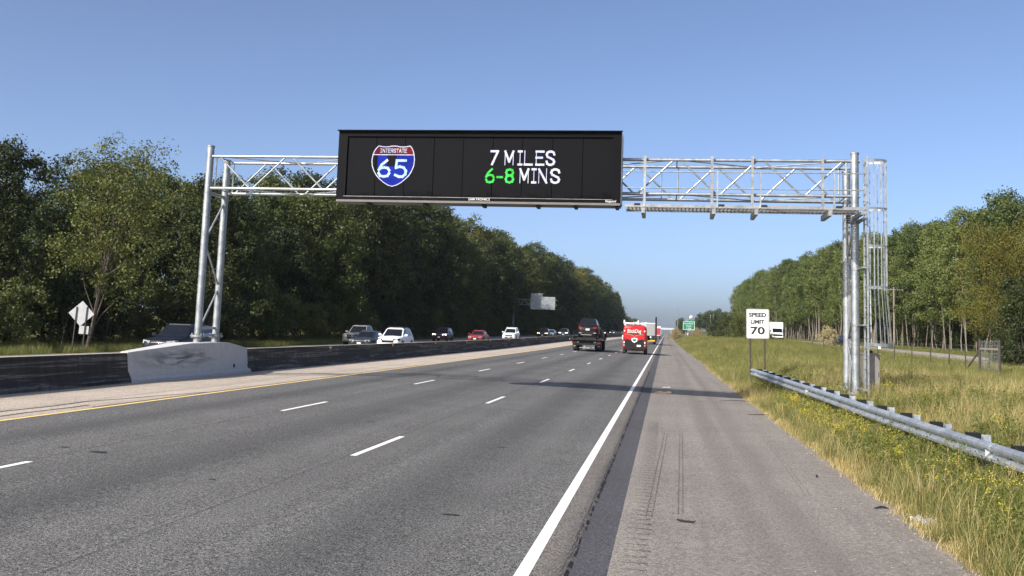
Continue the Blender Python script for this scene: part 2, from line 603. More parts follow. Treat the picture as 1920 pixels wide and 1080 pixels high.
def kids(o):
    return [c for c in bpy.data.objects if c.parent == o]

def copy_tree(root, loc, rotz, label, group=None, scale=None, children=None):
    r = root.copy()
    col.objects.link(r)
    r.location = loc
    r.rotation_euler = (0, 0, rotz)
    if scale is not None:
        r.scale = scale if isinstance(scale, tuple) else (scale,)*3
    tag(r, label, None, group)
    for ch in (children if children is not None else kids(root)):
        c = ch.copy()
        col.objects.link(c)
        c.parent = r
        if children is None:
            for g in kids(ch):
                d = g.copy()
                col.objects.link(d)
                d.parent = c
    return r

_font_cache = {}
def text_mb(body, size, depth=.01, width=None, space=1.0, shear=0., bold=0.):
    """text lying in the XZ plane, readable from -Y, centred on x, baseline at z=0"""
    cu = bpy.data.curves.new('lettering', 'FONT')
    cu.body = body
    cu.size = size
    cu.align_x = 'CENTER'
    cu.extrude = depth/2
    cu.space_character = space
    cu.shear = shear
    cu.offset = bold*size
    cu.resolution_u = 3
    o = bpy.data.objects.new('lettering', cu)
    col.objects.link(o)
    dg = bpy.context.evaluated_depsgraph_get()
    me = bpy.data.meshes.new_from_object(o.evaluated_get(dg))
    bpy.data.objects.remove(o)
    vs = [(v.co.x, -v.co.z, v.co.y) for v in me.vertices]
    fs = [tuple(p.vertices) for p in me.polygons]
    bpy.data.meshes.remove(me)
    if width:
        xs = [v[0] for v in vs]
        w = max(xs)-min(xs)
        c = (max(xs)+min(xs))/2
        vs = [((v[0]-c)*width/w, v[1], v[2]) for v in vs]
    m = MB()
    m.v, m.f = vs, fs
    return m

def shift(mb, d):
    mb.v = [(p[0]+d[0], p[1]+d[1], p[2]+d[2]) for p in mb.v]
    return mb

def S(a, b, x):
    t = min(1, max(0, (x-a)/(b-a)))
    return t*t*(3-2*t)

def interp(x, tab):
    if x <= tab[0][0]:
        return tab[0][1]
    for (x0, y0), (x1, y1) in zip(tab, tab[1:]):
        if x <= x1:
            return y0 + (y1-y0)*(x-x0)/(x1-x0)
    return tab[-1][1]

# ---------------------------------------------------------------- heights of road and land
X_EDGE, X_YEL, X_BAR = -1.227, -11.82, -15.3
def z_main(x, y):
    sl = .0196
    if x < 0:
        sl += .016*S(80, 160, y) + .010*S(160, 320, y)
    return -sl*x
def z_opp(x, y):
    e = interp(y, [(60, 0), (90, .02), (130, .10), (170, .25), (200, .32), (310, .45), (500, .55)])
    return z_main(-15.6, y) + e*min(1, (-15.6-x)/3) - .02*(-15.6-x)
RISE = [(60, 0), (67, .02), (104, .3), (200, .85), (400, 1.0), (900, 1.2)]
def z_land(x, y):
    if x > 0:
        z = interp(x, [(0, -.02), (2.9, -.085), (3.6, -.06), (4.6, .0), (5.2, .13), (6.0, .46), (8, .64), (16, .70), (20.5, .74),
                       (28.5, .78), (33, .95), (60, 1.6), (150, 3), (600, 6)])
        r = interp(y, RISE)
        z += r*interp(x, [(3.5, 0), (8, .75), (16, 1)])
        # grassy embankment that carries the side road up, far ahead
        z += 3.6*math.exp(-((x-34)/16)**2 - ((y-640)/130)**2)
        return z
    if x > -15.45:
        return z_main(x, y) - .10
    if x > -33.2:
        return z_opp(x, y) - .10
    zs = z_opp(-33.2, y) - .03
    return zs + interp(-33.2-x, [(0, 0), (2, -.02), (6, .15), (40, .8), (400, 4)])

def sheet(name, xs, ys, fz, mat, kind='structure', parent=None, jit=None):
    V = []
    for j, y in enumerate(ys):
        for i, x in enumerate(xs):
            xx = x + (jit(i, y) if jit else 0)
            V.append((xx, y, fz(xx, y)))
    n = len(xs)
    F = [(j*n+i, j*n+i+1, (j+1)*n+i+1, (j+1)*n+i) for j in range(len(ys)-1) for i in range(n-1)]
    o = link(name, raw_mesh(name, V, F, mat, True), parent)
    if kind:
        o['kind'] = kind
    return o

def yrange(a, b, near=1.0, grow=1.04):
    ys, y, s = [a], a, near
    while y < b:
        y += s
        if y > 30:
            s *= grow
        ys.append(min(y, b))
    return ys

YR = yrange(-12, 2200, 1.2, 1.045)
gx = [-900, -500, -300, -200, -120, -80, -60, -50, -45, -41, -38, -36, -34.5, -33.2, -30, -22, -16, -15.3, -14, -7, -1, 0, 2.2, 2.9, 3.3, 3.6, 4.2, 4.9,
      5.5, 6.2, 7, 8, 10, 12, 14, 16, 18, 20.5, 24, 28.5, 30, 33, 36, 42, 50, 60, 80, 120, 150, 250, 400, 600, 900]
gy = yrange(-12, 4000, 2.0, 1.06)
def gjit(i, y):
    return 0
def land_h(x, y):
    z = z_land(x, y)
    if x > 4.5 and x < 20 or x < -34.5 or x > 30:
        z += .06*math.sin(x*1.7+y*.6)*math.cos(y*.37-x*.5)
    return z
ground = sheet('ground', gx, gy, land_h, 'ground')

edge_noise = [rng.uniform(-1, 1) for _ in range(4000)]
def edge_x(y):
    base = interp(y, [(0, 3.22), (10.8, 3.14), (27, 2.99), (71, 2.92), (150, 3.0), (400, 3.2)])
    return base
def enoise(y, f=3.):
    k = (y+20)*f
    i = int(k) % 3990
    t = k-int(k)
    return edge_noise[i]*(1-t)+edge_noise[i+1]*t

# carriageway (three lanes) with a broken outer edge
fine = yrange(-6, 18, .06, 1.0)[:-1] + yrange(18, 40, .12, 1.0)[:-1] + yrange(40, 60, .25, 1.0)[:-1] + yrange(60, 2200, 1.0, 1.05)
road = sheet('road', [-11.95, -9, -6, -4.9, -3, -1.15], YR, z_main, 'asphalt')
road_edge = sheet('road_edge', [-1.17, -1.0, -.865, -.80], fine,
                lambda x, y: z_main(x, y) + (.003 if x < -.84 else -.06), 'asphalt_edge',
                jit=lambda i, y: ((enoise(y, 9)*.006+enoise(y+200, 2.3)*.008) if i >= 2 else 0))
seam = sheet('seam_strip', [-.95, -.7, -.49], YR, lambda x, y: z_main(x, y)-.018, 'asphalt_dark')
shoulder = sheet('shoulder', [-.49, 0, .6, 1.4, 2.2, 2.75, 3.0], fine, lambda x, y: z_main(x, y)-.014-(.0 if x < 2.95 else .0), 'asphalt_pale',
                 jit=lambda i, y: ((edge_x(y)-3.0)*i/6 + ((enoise(y, 2.2)*.05+enoise(y+500, .5)*.05) if i == 6 else 0)))
inner = sheet('inner_shoulder', [-15.05, -14, -13, -11.93], YR, lambda x, y: z_main(x, y)-.004, 'shoulder_tan')
# far carriageway
opp = sheet('opposite_road', [-29.6, -26, -22, -18.6], YR, z_opp, 'asphalt_old')
oi = sheet('opposite_inner_shoulder', [-18.6, -17, -15.6], YR, lambda x, y: z_opp(x, y)-.004, 'shoulder_tan')
oo = sheet('opposite_shoulder', [-33.1, -31, -29.6], YR, lambda x, y: z_opp(x, y)-.004, 'asphalt_old')
# side road on the right
SR = [(20.6, 20), (20.8, 67), (21.2, 104), (20.4, 200), (19.5, 300), (19, 420), (22, 520), (30, 640), (44, 760), (70, 900)]
sy = yrange(15, 900, 2, 1.05)
V = []
for y in sy:
    x0 = interp(y, [(b, a) for a, b in SR])
    for k in range(4):
        x = x0 + 6.6*k/3
        V.append((x, y, land_h(x, y) + .05 + (0.04 if k in (1, 2) else 0)))
F = [(j*4+i, j*4+i+1, (j+1)*4+i+1, (j+1)*4+i) for j in range(len(sy)-1) for i in range(3)]
o = link('side_road', raw_mesh('side_road', V, F, 'side_paving', True))
o['kind'] = 'structure'

MT['tyre_shade'] = asphalt('tyre_shade', (.150, .136, .118), (.3, .28, .25), contrast=.6)
MT['rumble_shade'] = asphalt('rumble_shade', (.15, .13, .115), (.3, .28, .25), contrast=.5)
# painted markings
def mark(name, x0, x1, ys, fz, mat, parent):
    return sheet(name, [x0, x1], ys, lambda x, y: fz(x, y)+.006, mat, None, parent)
mark('edge_line', X_EDGE-.065, X_EDGE+.065, YR, z_main, 'white_paint', road)
mark('edge_line', X_YEL-.06, X_YEL+.06, YR, z_main, 'yellow_paint', road)
for x, y0 in ((X_EDGE-3.66, 15.72), (X_EDGE-7.32, 9.77)):
    y = y0-12.192
    while y < 420:
        mark('lane_dash', x-.055, x+.055, [y, y+1.02, y+2.03, y+3.05], z_main, 'white_paint', road)
        y += 12.192
for x in (-18.75, -29.5):
    mark('edge_line', x-.06, x+.06, YR, z_opp, 'white_paint', opp)
# cracks and joint between lanes and tan shoulder
m = MB()
for k in range(60):
    y = 20 + k*.5
    m.add([(-12.02, y, z_main(-12, y)+.004), (-11.98, y, z_main(-12, y)+.004), (-11.98, y+.5, z_main(-12, y)+.004), (-12.02, y+.5, z_main(-12, y)+.004)], [(0, 1, 2, 3)])
m.build('joint_seal', 'asphalt_dark', inner)
# long cracks in the tan shoulder near the yellow line
def ribbon(name, pts, w, fz, mat, parent, dz=.004):
    mb = MB()
    for (x0, y0), (x1, y1) in zip(pts, pts[1:]):
        d = Vector((x1-x0, y1-y0, 0)).normalized()
        nx, ny = -d.y*w/2, d.x*w/2
        q = [(x0+nx, y0+ny), (x0-nx, y0-ny), (x1-nx, y1-ny), (x1+nx, y1+ny)]
        mb.add([(x, y, fz(x, y)+dz) for x, y in q], [(0, 1, 2, 3)])
    return mb.build(name, mat, parent)
ribbon('crack', [(-12.75+.04*math.sin(k*1.3), 12+k*.7) for k in range(14)] + [(-12.6, 22), (-12.4, 23.5), (-12.05, 25.5)], .05, z_main, 'asphalt_dark', inner)
ribbon('crack', [(-12.3+.03*math.sin(k*1.9), 12+k*.7) for k in range(13)], .045, z_main, 'asphalt_dark', inner)
# transverse repair seam across the lanes
ribbon('crack', [(-13.2+.45*k, 36.6+.20*k+.10*math.sin(k*2.1)+.06*math.sin(k*5)) for k in range(27)], .16, z_main, 'asphalt_dark', road, .003)
ribbon('crack', [(-11.8+.5*k, 37.6+.17*k+.08*math.sin(k*1.7+1)) for k in range(12)], .09, z_main, 'asphalt_dark', road, .0035)
for q in range(3):
    m = MB()
    y = 6.0
    while y < 60:
        w = .014+.012*abs(enoise(y+70*q, 6))
        x0 = -.868+.016*enoise(y+31*q, 8)+.010*q-.012
        L_ = rng.uniform(.05, .30)
        m.add([(x0-w, y, z_main(x0, y)+.0045+.001*q), (x0+w, y+.02, z_main(x0, y)-.012), (x0+w*.8, y+L_, z_main(x0, y)-.012), (x0-w*.7, y+L_*.9, z_main(x0, y)+.0045+.001*q)], [(0, 1, 2, 3)])
        y += L_*rng.uniform(.6, 1.5)
    m.build('crack', 'rubber', road)
# rumble strip beside the seam: milled grooves
m = MB()
y = 8.3
while y < 25.5:
    z = z_main(-.2, y)-.0105
    a, b = -.40+rng.uniform(-.015, .015), -.13+rng.uniform(-.02, .02)
    pts = [(a+(b-a)*t/5, y+rng.uniform(-.012, .012)) for t in range(6)]
    for (x0, y0_), (x1, y1_) in zip(pts, pts[1:]):
        m.add([(x0, y0_, z), (x1, y1_, z), (x1, y1_+.045, z), (x0, y0_+.045, z)], [(0, 1, 2, 3)])
    y += .29
o = m.build('rumble_strip', 'rumble_shade', shoulder)
o['kind'] = 'stuff'
for x, y, r in ((-8.3, 14.1, .10), (-9.0, 14.3, .06), (-6.2, 21, .08), (-2.4, 11.6, .07), (-5.8, 12.6, .05), (-2.9, 18.2, .06), (-10.1, 25, .1)):
    mb = MB()
    n = 9
    mb.add([(x+r*(1.6+rng.uniform(-.4, .4))*math.cos(6.283*k/n), y+r*(.8+rng.uniform(-.3, .3))*math.sin(6.283*k/n), z_main(x, y)+.0045) for k in range(n)], [tuple(range(n))])
    mb.build('tar_spot', 'rubber', road)
# tyre marks on the shoulder
for x0, x1, ya, yb in ((-.20, .02, 12.6, 23.3), (-.13, .09, 12.6, 23.3), (.19, .36, 12.9, 23.4), (.25, .42, 13, 23.4), (2.05, 2.22, 15.4, 23.6), (2.12, 2.27, 15.6, 23.0)):
    ribbon('tyre_mark', [(x0+(x1-x0)*t/8, ya+(yb-ya)*t/8) for t in range(9)], .015, lambda x, y: z_main(x, y)-.014, 'tyre_shade', shoulder, .005)

# ---------------------------------------------------------------- median barrier and pedestal
def bar_ring(y, top, half_top, half_base, x0=X_BAR, lip=.33):
    z = z_main(x0, y)
    t = min(1, top/.85)
    return [(x0+half_base, y, z-.05), (x0+half_base, y, z+.08), (x0+half_top+(half_base-half_top)*.35, y, z+lip), (x0+half_top, y, z+top),
            (x0-half_top, y, z+top), (x0-half_top-(half_base-half_top)*.35, y, z+lip), (x0-half_base, y, z+.08), (x0-half_base, y, z-.05)]
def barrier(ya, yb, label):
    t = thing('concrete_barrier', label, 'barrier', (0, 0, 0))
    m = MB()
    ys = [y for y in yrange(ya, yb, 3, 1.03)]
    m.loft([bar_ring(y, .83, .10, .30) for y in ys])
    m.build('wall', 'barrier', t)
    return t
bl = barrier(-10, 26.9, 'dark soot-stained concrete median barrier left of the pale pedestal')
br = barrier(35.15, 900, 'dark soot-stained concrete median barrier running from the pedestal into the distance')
yy = 44.5
while yy < 160:
    z = z_main(X_BAR, yy)
    m = MB().box((X_BAR+.145, yy, z+.74), (.05, .16, .08)).box((X_BAR+.115, yy, z+.70), (.03, .05, .09))
    m.build('reflector', 'amber', br)
    yy += 10.7
yy = 160

ped = thing('gantry_pedestal', 'pale concrete pedestal with soot smears under the left gantry posts', 'pedestal', (X_BAR, 30.6, z_main(X_BAR, 30.6)))
m = MB()
prof = [(26.9, .84, .12, .32), (27.05, .86, .17, .40), (30.3, 1.08, .36, .56), (33.1, 1.08, .36, .56), (35.0, .87, .17, .42), (35.2, .84, .12, .34)]
rings = []
for yq, tp, ht, hb in prof:
    r = bar_ring(yq, tp, ht, hb, lip=.16)
    rings.append([(p[0]-X_BAR, p[1]-30.6, p[2]-z_main(X_BAR, 30.6)) for p in r])
m.loft(rings)
m.build('body', 'pedestal', ped)
MB().box((.62, 2.45, .30), (.03, .07, .12)).build('drain_slot', 'black_plastic', ped)

# ---------------------------------------------------------------- sign gantry
YF, YB = 31.85, 33.2
XL, XR = -15.5, 5.72
ZT, ZB = 7.70, 6.60
g = thing('sign_gantry', 'galvanized steel truss gantry spanning the three lanes above the road', 'gantry', (0, 0, 0))
for x, y, zb, zt in ((XL, YF, 1.34, 8.02), (XL, YB, 1.34, 7.75), (XR, YF, .35, 7.92), (XR-.02, YB, .40, 7.55)):
    m = MB().tube([(x, y, zb), (x, y, zt)], .122, 20)
    p = m.build('post', 'galv', g, 40)
    MB().tube([(x, y, zt), (x, y, zt+.05), (x, y, zt+.075)], [.138, .138, .06], 20).build('post_cap', 'galv_dull', p, 40)
    f = MB().cyl((x, y, zb+.25), (0, 0, 1), .25, .05, 24)
    f.cyl((x, y, zb+.13), (0, 0, 1), .14, .26, 16)
    for k in range(8):
        a = k*math.pi/4+.2
        f.cyl((x+.2*math.cos(a), y+.2*math.sin(a), zb+.26), (0, 0, 1), .02, .16, 6)
    f.build('base_flange', 'galv_dull', p, 40)
# leg lacing
def braces(x, z0, z1, n):
    for k in range(n):
        za, zb = z0+(z1-z0)*k/n, z0+(z1-z0)*(k+1)/n
        a, b = (YF, YB) if k % 2 == 0 else (YB, YF)
        MB().tube([(x, a, za), (x, b, zb)], .034, 8).build('leg_brace', 'galv', g, 40)
braces(XL, 1.75, 6.3, 3)
braces(XR, .8, 6.0, 4)
for x in (XL, XR):
    for z in ((1.62, 1.86, 6.45) if x == XL else (6.35,)):
        MB().tube([(x, YF, z), (x, YB, z)], .045 if z < 3 else .06, 8).build('leg_strut', 'galv', g, 40)
# chords
YFc, YBc = YF-.02, YB+.02
for y, z in ((YFc, ZT), (YBc, ZT), (YFc, ZB), (YBc, ZB)):
    MB().tube([(XL-.05, y+.0, z), (XR+.15, y, z)], .052, 12).build('chord', 'galv', g, 40)
    for x in (XL, XR):
        pass
# web: X pattern on both faces, zig-zag top and bottom
N_P = 8
pw = (XR-XL-.5)/N_P
for y in (YFc, YBc):
    off = 0 if y == YFc else .5
    for k in range(N_P):
        x0 = XL+.25+(k)*pw
        xm = x0+pw/2
        for a, b in (((x0+.1, ZT), (xm-.05, ZB)), ((xm+.05, ZB), (x0+pw-.1, ZT))):
            if off:
                a, b = (a[0], ZB if a[1] == ZT else ZT), (b[0], ZB if b[1] == ZT else ZT)
            MB().tube([(a[0], y, a[1]), (b[0], y, b[1])], .030, 8).build('web_diagonal', 'galv', g, 40)
for z in (ZT, ZB):
    for k in range(N_P):
        x0 = XL+.25+k*pw
        a, b = (YFc, YBc) if k % 2 == 0 else (YBc, YFc)
        MB().tube([(x0, a, z), (x0+pw, b, z)], .022, 6).build('plan_brace', 'galv', g, 40)
    for k in range(0, N_P+1, 2):
        x0 = XL+.25+k*pw
        MB().tube([(x0, YFc, z), (x0, YBc, z)], .022, 6).build('cross_strut', 'galv', g, 40)
for x in (XL+.25, XR-.25):
    for y in (YFc, YBc):
        MB().tube([(x, y, ZB), (x, y, ZT)], .026, 6).build('web_vertical', 'galv', g, 40)
for x in (1.0-1.2, .35):
    MB().tube([(x, YBc, ZB), (x, YBc, ZT)], .022, 6).build('web_vertical', 'galv', g, 40)
# hangers, catwalk and hand rails on the right half
YH = YF-.16
for x in (-.72, 1.38, 2.62, 4.74):
    m = MB().box((x, YH, 6.93), (.085, .06, 1.76))
    m.build('hanger', 'galv_dull', g)
    MB().bar((x, YH+.05, 5.99-.11), (x, 30.22, 5.99-.11), .11, .16).build('catwalk_bracket', 'galv_dull', g)
cat = MB()
for y in (30.32, 31.5):
    cat.box((2.2, y, 6.03), (6.95, .05, .09))
cat.build('catwalk_edge', 'galv_dull', g)
gr = MB()
for k in range(13):
    gr.box((2.2, 30.38+k*.09, 6.05), (6.9, .022, .04))
for k in range(60):
    gr.box((-1.2+k*.116, 30.91, 6.05), (.012, 1.14, .03))
o = gr.build('catwalk_grating', 'galv_dull', g)
for x in (-.9, 1.6, 2.85, 5.0):
    MB().box((x, 30.29, 6.07), (.18, .012, .06)).build('clip_plate', 'dark_steel', g)
for z in (7.07, 6.57):
    MB().tube([(-1.35, 30.3, z), (5.72, 30.3, z)], .018, 8).build('hand_rail', 'galv', g, 40)
for x in (-.68, 1.48, 2.74, 4.86):
    MB().box((x, 30.3, 6.55), (.045, .045, 1.1)).build('rail_post', 'galv', g)
# end frame of the catwalk
MB().bar((5.66, 30.25, 5.90), (5.66, 31.9, 5.90), .09, .10).build('end_bracket', 'galv_dull', g)
# ladder with cage
lad = thing('caged_ladder', 'galvanized ladder with safety cage on the right gantry post', 'ladder', (5.86, 30.9, .5))
for y in (-.24, .24):
    MB().box((0, y, 3.6), (.055, .02, 7.1)).build('side_rail', 'galv', lad)
for k in range(23):
    MB().tube([(0, -.24, .25+k*.305), (0, .24, .25+k*.305)], .013, 6).build('rung', 'galv', lad)
def hoop(r, n=14):
    return [(.03+r*1.75*math.sin(math.pi*k/n), -r*.98*math.cos(math.pi*k/n), 0) for k in range(n+1)]
for z, r, h in ((7.04, .33, .07), (5.6, .33, .05), (4.48, .33, .05), (3.27, .34, .05), (1.58, .37, .09)):
    m = MB()
    pts = [Vector(p) for p in hoop(r if z > 2 else .40)]
    for a, b in zip(pts, pts[1:]):
        m.bar(a+Vector((0, 0, z)), b+Vector((0, 0, z)), .008, h)
    m.build('cage_hoop', 'galv', lad)
for k in range(7):
    a = math.pi*(k+.6)/7.2
    x, y = .03+.565*math.sin(a), -.325*math.cos(a)
    x2, y2 = .03+.69*math.sin(a), -.39*math.cos(a)
    MB().bar((x, y, 7.06), (x, y, 3.2), .036, .008).bar((x, y, 3.2), (x2, y2, 1.56), .036, .008).build('cage_bar', 'galv', lad)
for z in (5.3, 3.85, 2.15, .25):
    MB().box((-.05, .42, z), (.12, .95, .05)).cyl((-.13, .95, z), (0, 0, 1), .14, .09, 16).build('standoff', 'galv_dull', lad)
# cables taped to the rear right post
cb = thing('cable_bundle', 'cables clipped to the right gantry posts below the catwalk', 'cable', (XR-.02, YB, 0))
for k in range(3):
    MB().tube([(.06+.03*k, -.16, 6.5-.08*k), (-.02+.04*k, -.19, 6.0), (.05+.02*k, -.17, 5.2), (.02+.03*k, -.16, 3.2), (.0+.04*k, -.17, 1.4), (.05, -.2, .7)], .014, 6).build('cable', 'galv_dull', cb, 40)
m = MB()
for k in range(5):
    m.box((.05, -.16, 6.2-.07*k), (.16, .12, .04))
m.build('cable_clamp', 'dark_steel', cb)
# cabinet
ec = thing('equipment_cabinet', 'taupe equipment cabinet standing behind the caged ladder', 'cabinet', (6.34, 32.9, z_land(6.34, 32.9)))
MB().box((0, 0, .62), (.50, .42, 1.3)).build('body', 'cab_tan', ec)
MB().box((0, 0, 1.30), (.54, .46, .05)).build('lid', 'cab_tan', ec)
MB().box((.02, -.218, .66), (.44, .02, 1.1)).build('door', 'cab_tan', ec)
MB().box((.19, -.24, .68), (.02, .03, .12)).build('handle', 'chrome', ec)
MB().tube([(-.02, 0, 1.32), (-.02, 0, 1.38), (-.02, 0, 1.41)], [.10, .10, .05], 14).build('vent_cap', 'black_plastic', ec, 40)
MB().box((0, 0, -.02), (.7, .6, .14)).build('plinth', 'galv_dull', ec)

# ---------------------------------------------------------------- message board
BX0, BX1, BZ0, BZ1, BY = -10.64, -1.44, 6.10, 8.42, 30.95
bxc = (BX0+BX1)/2
mbd = thing('message_board', 'black electronic message board with lit travel time text on the gantry', 'message board', (bxc, BY, BZ0))
W, H = BX1-BX0, BZ1-BZ0
fr = MB()
fr.box((0, .42, H-.085), (W, .85, .17))                 # top hood
fr.box((-W/2+.15, .42, H/2), (.30, .85, H-.34))
fr.box((W/2-.13, .42, H/2), (.26, .85, H-.34))
fr.box((0, .42, .125), (W, .85, .09))
fr.box((0, .62, H/2), (W-.02, .42, H-.30))
fr.build('cabinet', 'black_cab', mbd)
MB().box((0, .40, .035), (W-.02, .80, .07)).build('bottom_panel', 'brown_under', mbd)
MB().box((0, -.03, H+.012), (W+.06, .16, .03)).build('visor', 'black_cab', mbd)
MB().box((0, -.012, .178), (W-.5, .012, .012)).build('trim_strip', 'galv_dull', mbd)
MB().box((W/2+.012, .42, H/2), (.02, .80, H-.1)).build('side_panel', 'galv_dull', mbd)
px0, px1, pz0, pz1 = -10.33-bxc, -1.69-bxc, .20, 2.16
npan = 9
for k in range(npan):
    w = (px1-px0)/npan
    MB().box((px0+(k+.5)*w, .10, (pz0+pz1)/2), (w-.018, .10, pz1-pz0)).build('display_panel', 'led_panel', mbd)
for x in (-9.6, -7.7, -5.8, -4.05, -2.85, -1.55):
    MB().box((x-bxc, .35, -.035), (.10, .5, .09)).build('bottom_bracket', 'dark_steel', mbd)
GL = {
 '7': [[(0, 1), (1, 1), (.15, 0)]],
 'M': [[(0, 0), (0, 1), (.5, .22), (1, 1), (1, 0)]],
 'I': [[(.18, 1), (.82, 1)], [(.5, 1), (.5, 0)], [(.18, 0), (.82, 0)]],
 'L': [[(0, 1), (0, 0), (1, 0)]],
 'E': [[(1, 1), (0, 1), (0, 0), (1, 0)], [(0, .53), (.78, .53)]],
 'S': [[(1, .78), (.9, .93), (.65, 1), (.35, 1), (.1, .92), (0, .77), (.12, .6), (.5, .5), (.88, .38), (1, .23), (.9, .08), (.65, 0), (.35, 0), (.1, .08), (0, .24)]],
 'N': [[(0, 0), (0, 1), (1, 0), (1, 1)]],
 '6': [[(.75, 1), (.25, .72), (0, .42), (0, .2), (.15, .04), (.5, 0), (.85, .04), (1, .2), (1, .38), (.85, .52), (.5, .56), (.15, .52), (.02, .42)]],
 '8': [[(.5, .53), (.15, .6), (.05, .75), (.15, .94), (.5, 1), (.85, .94), (.95, .75), (.85, .6), (.5, .53), (.12, .45), (0, .25), (.14, .06), (.5, 0), (.86, .06), (1, .25), (.88, .45), (.5, .53)]],
 '-': [[(0, .4), (1, .4)]],
 '5': [[(.95, 1), (.1, 1), (.05, .55), (.4, .62), (.78, .56), (1, .36), (.95, .15), (.7, 0), (.35, .0), (0, .1)]],
 'T': [[(0, 1), (1, 1)], [(.5, 1), (.5, 0)]],
 'R': [[(0, 0), (0, 1), (.75, 1), (1, .86), (1, .66), (.75, .5), (0, .5)], [(.5, .5), (1, 0)]],
 'A': [[(0, 0), (.5, 1), (1, 0)], [(.2, .36), (.8, .36)]],
}
def glyph(mb, ch, x, z, w, h, t, y=0.04, d=.016):
    for st in GL[ch]:
        for (a0, a1), (b0, b1) in zip(st, st[1:]):
            a = Vector((x+a0*w, y, z+a1*h))
            b = Vector((x+b0*w, y, z+b1*h))
            e = (b-a).normalized()*t*.45
            mb.bar(a-e, b+e, d, t)
def word(name, items, z, h, t, mat):
    m = MB()
    for ch, x, w in items:
        glyph(m, ch, x-bxc, z-BZ0, w, h, t)
    # bars overlap where strokes meet: nudge them apart in depth
    for q in range(len(m.v)//8):
        dy = (q % 7)*.0006
        for k in range(8):
            p = m.v[q*8+k]
            m.v[q*8+k] = (p[0], p[1]+dy, p[2])
    return m.build(name, mat, mbd)
word('message_text', [('7', -5.57, .21), ('M', -5.12, .26), ('I', -4.72, .16), ('L', -4.49, .23), ('E', -4.12, .23), ('S', -3.79, .24)], 7.37, .42, .066, 'led_white')
word('message_text', [('6', -5.71, .24), ('-', -5.35, .15), ('8', -5.08, .24)], 6.79, .42, .066, 'led_green')
word('message_text', [('M', -4.62, .26), ('I', -4.26, .16), ('N', -4.02, .24), ('S', -3.63, .25)], 6.80, .42, .066, 'led_white')
# interstate shield: outline in units of its own width (u 0..1, v from 0 bottom to 1 top)
SH_T = [(.15, 1.0), (.22, .985), (.30, .975), (.38, .98), (.45, .995), (.52, 1.0), (.58, .995), (.65, .98), (.73, .975), (.81, .985), (.88, 1.0)]
SH_R = [(.92, .965), (.965, .87), (.985, .785), (1.0, .66), (.985, .5), (.94, .375), (.88, .265), (.80, .18), (.70, .09), (.60, .03), (.50, 0.0)]
SH_L = [(.40, .03), (.29, .10), (.19, .19), (.12, .27), (.055, .385), (.015, .5), (0, .64), (.02, .785), (.05, .87), (.10, .95)]
sx0, sz0, sw, sh_ = -9.50, 6.62, 1.42, 1.32
def sp(u, v, y):
    return (sx0+u*sw-bxc, y, sz0+v*sh_-BZ0)
V1 = .785
top_poly = [(.02, V1)] + [(.05, .87), (.10, .95)] + SH_T + [(.92, .965), (.965, .87), (.985, V1)]
bot_poly = [(.985, V1-.012)] + SH_R[3:] + SH_L[:-3] + [(.02, V1-.012)]
def poly_plate(name, poly, mat, y0, y1):
    n = len(poly)
    m = MB()
    m.add([sp(u, v, y0) for u, v in poly]+[sp(u, v, y1) for u, v in poly],
          [tuple(range(n)), tuple(range(2*n-1, n-1, -1))]+[(k, (k+1) % n, n+(k+1) % n, n+k) for k in range(n)])
    return m.build(name, mat, mbd)
poly_plate('shield_band', top_poly, 'led_red', .034, .05)
# lower field without the dead block above and between the digits
left = [(.985, V1-.012)] + SH_R[3:] + [(.40, .03), (.29, .10), (.19, .19), (.14, .24), (.14, V1-.012), (.36, V1-.012), (.36, .49), (.58, .49), (.58, V1-.012)]
poly_plate('shield_field', left, 'led_blue', .034, .05)
m = MB()
loop = SH_T+SH_R+SH_L
for a, b in zip(loop, loop[1:]+loop[:1]):
    A, B2 = Vector(sp(*a, .030)), Vector(sp(*b, .030))
    e = (B2-A).normalized()*.008
    m.bar(A-e, B2+e, .012, .024)
m.bar(sp(.02, V1-.005, .029), sp(.985, V1-.005, .029), .012, .022)
for q in range(len(m.v)//8):
    for k in range(8):
        p = m.v[q*8+k]
        m.v[q*8+k] = (p[0], p[1]+(q % 5)*.0006, p[2])
m.build('shield_outline', 'led_white', mbd)
m = MB()
def w2(mb, items, t):
    for ch, u, v, w, h in items:
        glyph(mb, ch, sx0+u*sw-bxc, sz0+v*sh_-BZ0, w*sw, h*sh_, t, .024, .010)
    for q in range(len(mb.v)//8):
        for k in range(8):
            p = mb.v[q*8+k]
            mb.v[q*8+k] = (p[0], p[1]+(q % 7)*.0005, p[2])
w2(m, [('6', .175, .24, .245, .40), ('5', .565, .24, .245, .40)], .080)
m.build('shield_number', 'led_pale', mbd)
m = MB()
for k, ch in enumerate('INTERSTATE'):
    w2_w = .045
    glyph(m, ch, sx0+(.185+k*.0645)*sw-bxc, sz0+.84*sh_-BZ0, .046*sw, .085*sh_, .018, .026, .008)
for q in range(len(m.v)//8):
    for k in range(8):
        p = m.v[q*8+k]
        m.v[q*8+k] = (p[0], p[1]+(q % 7)*.0005, p[2])
m.build('shield_lettering', 'led_pale', mbd)
shift(text_mb('DAKTRONICS', .115, .01, .68), (-5.90-bxc, -.008, .095)).build('maker_lettering', 'white_sign', mbd)
shift(text_mb('Vanguard', .105, .01, .34, 1, .25), (-1.74-bxc, -.008, .095)).build('model_lettering', 'white_sign', mbd)

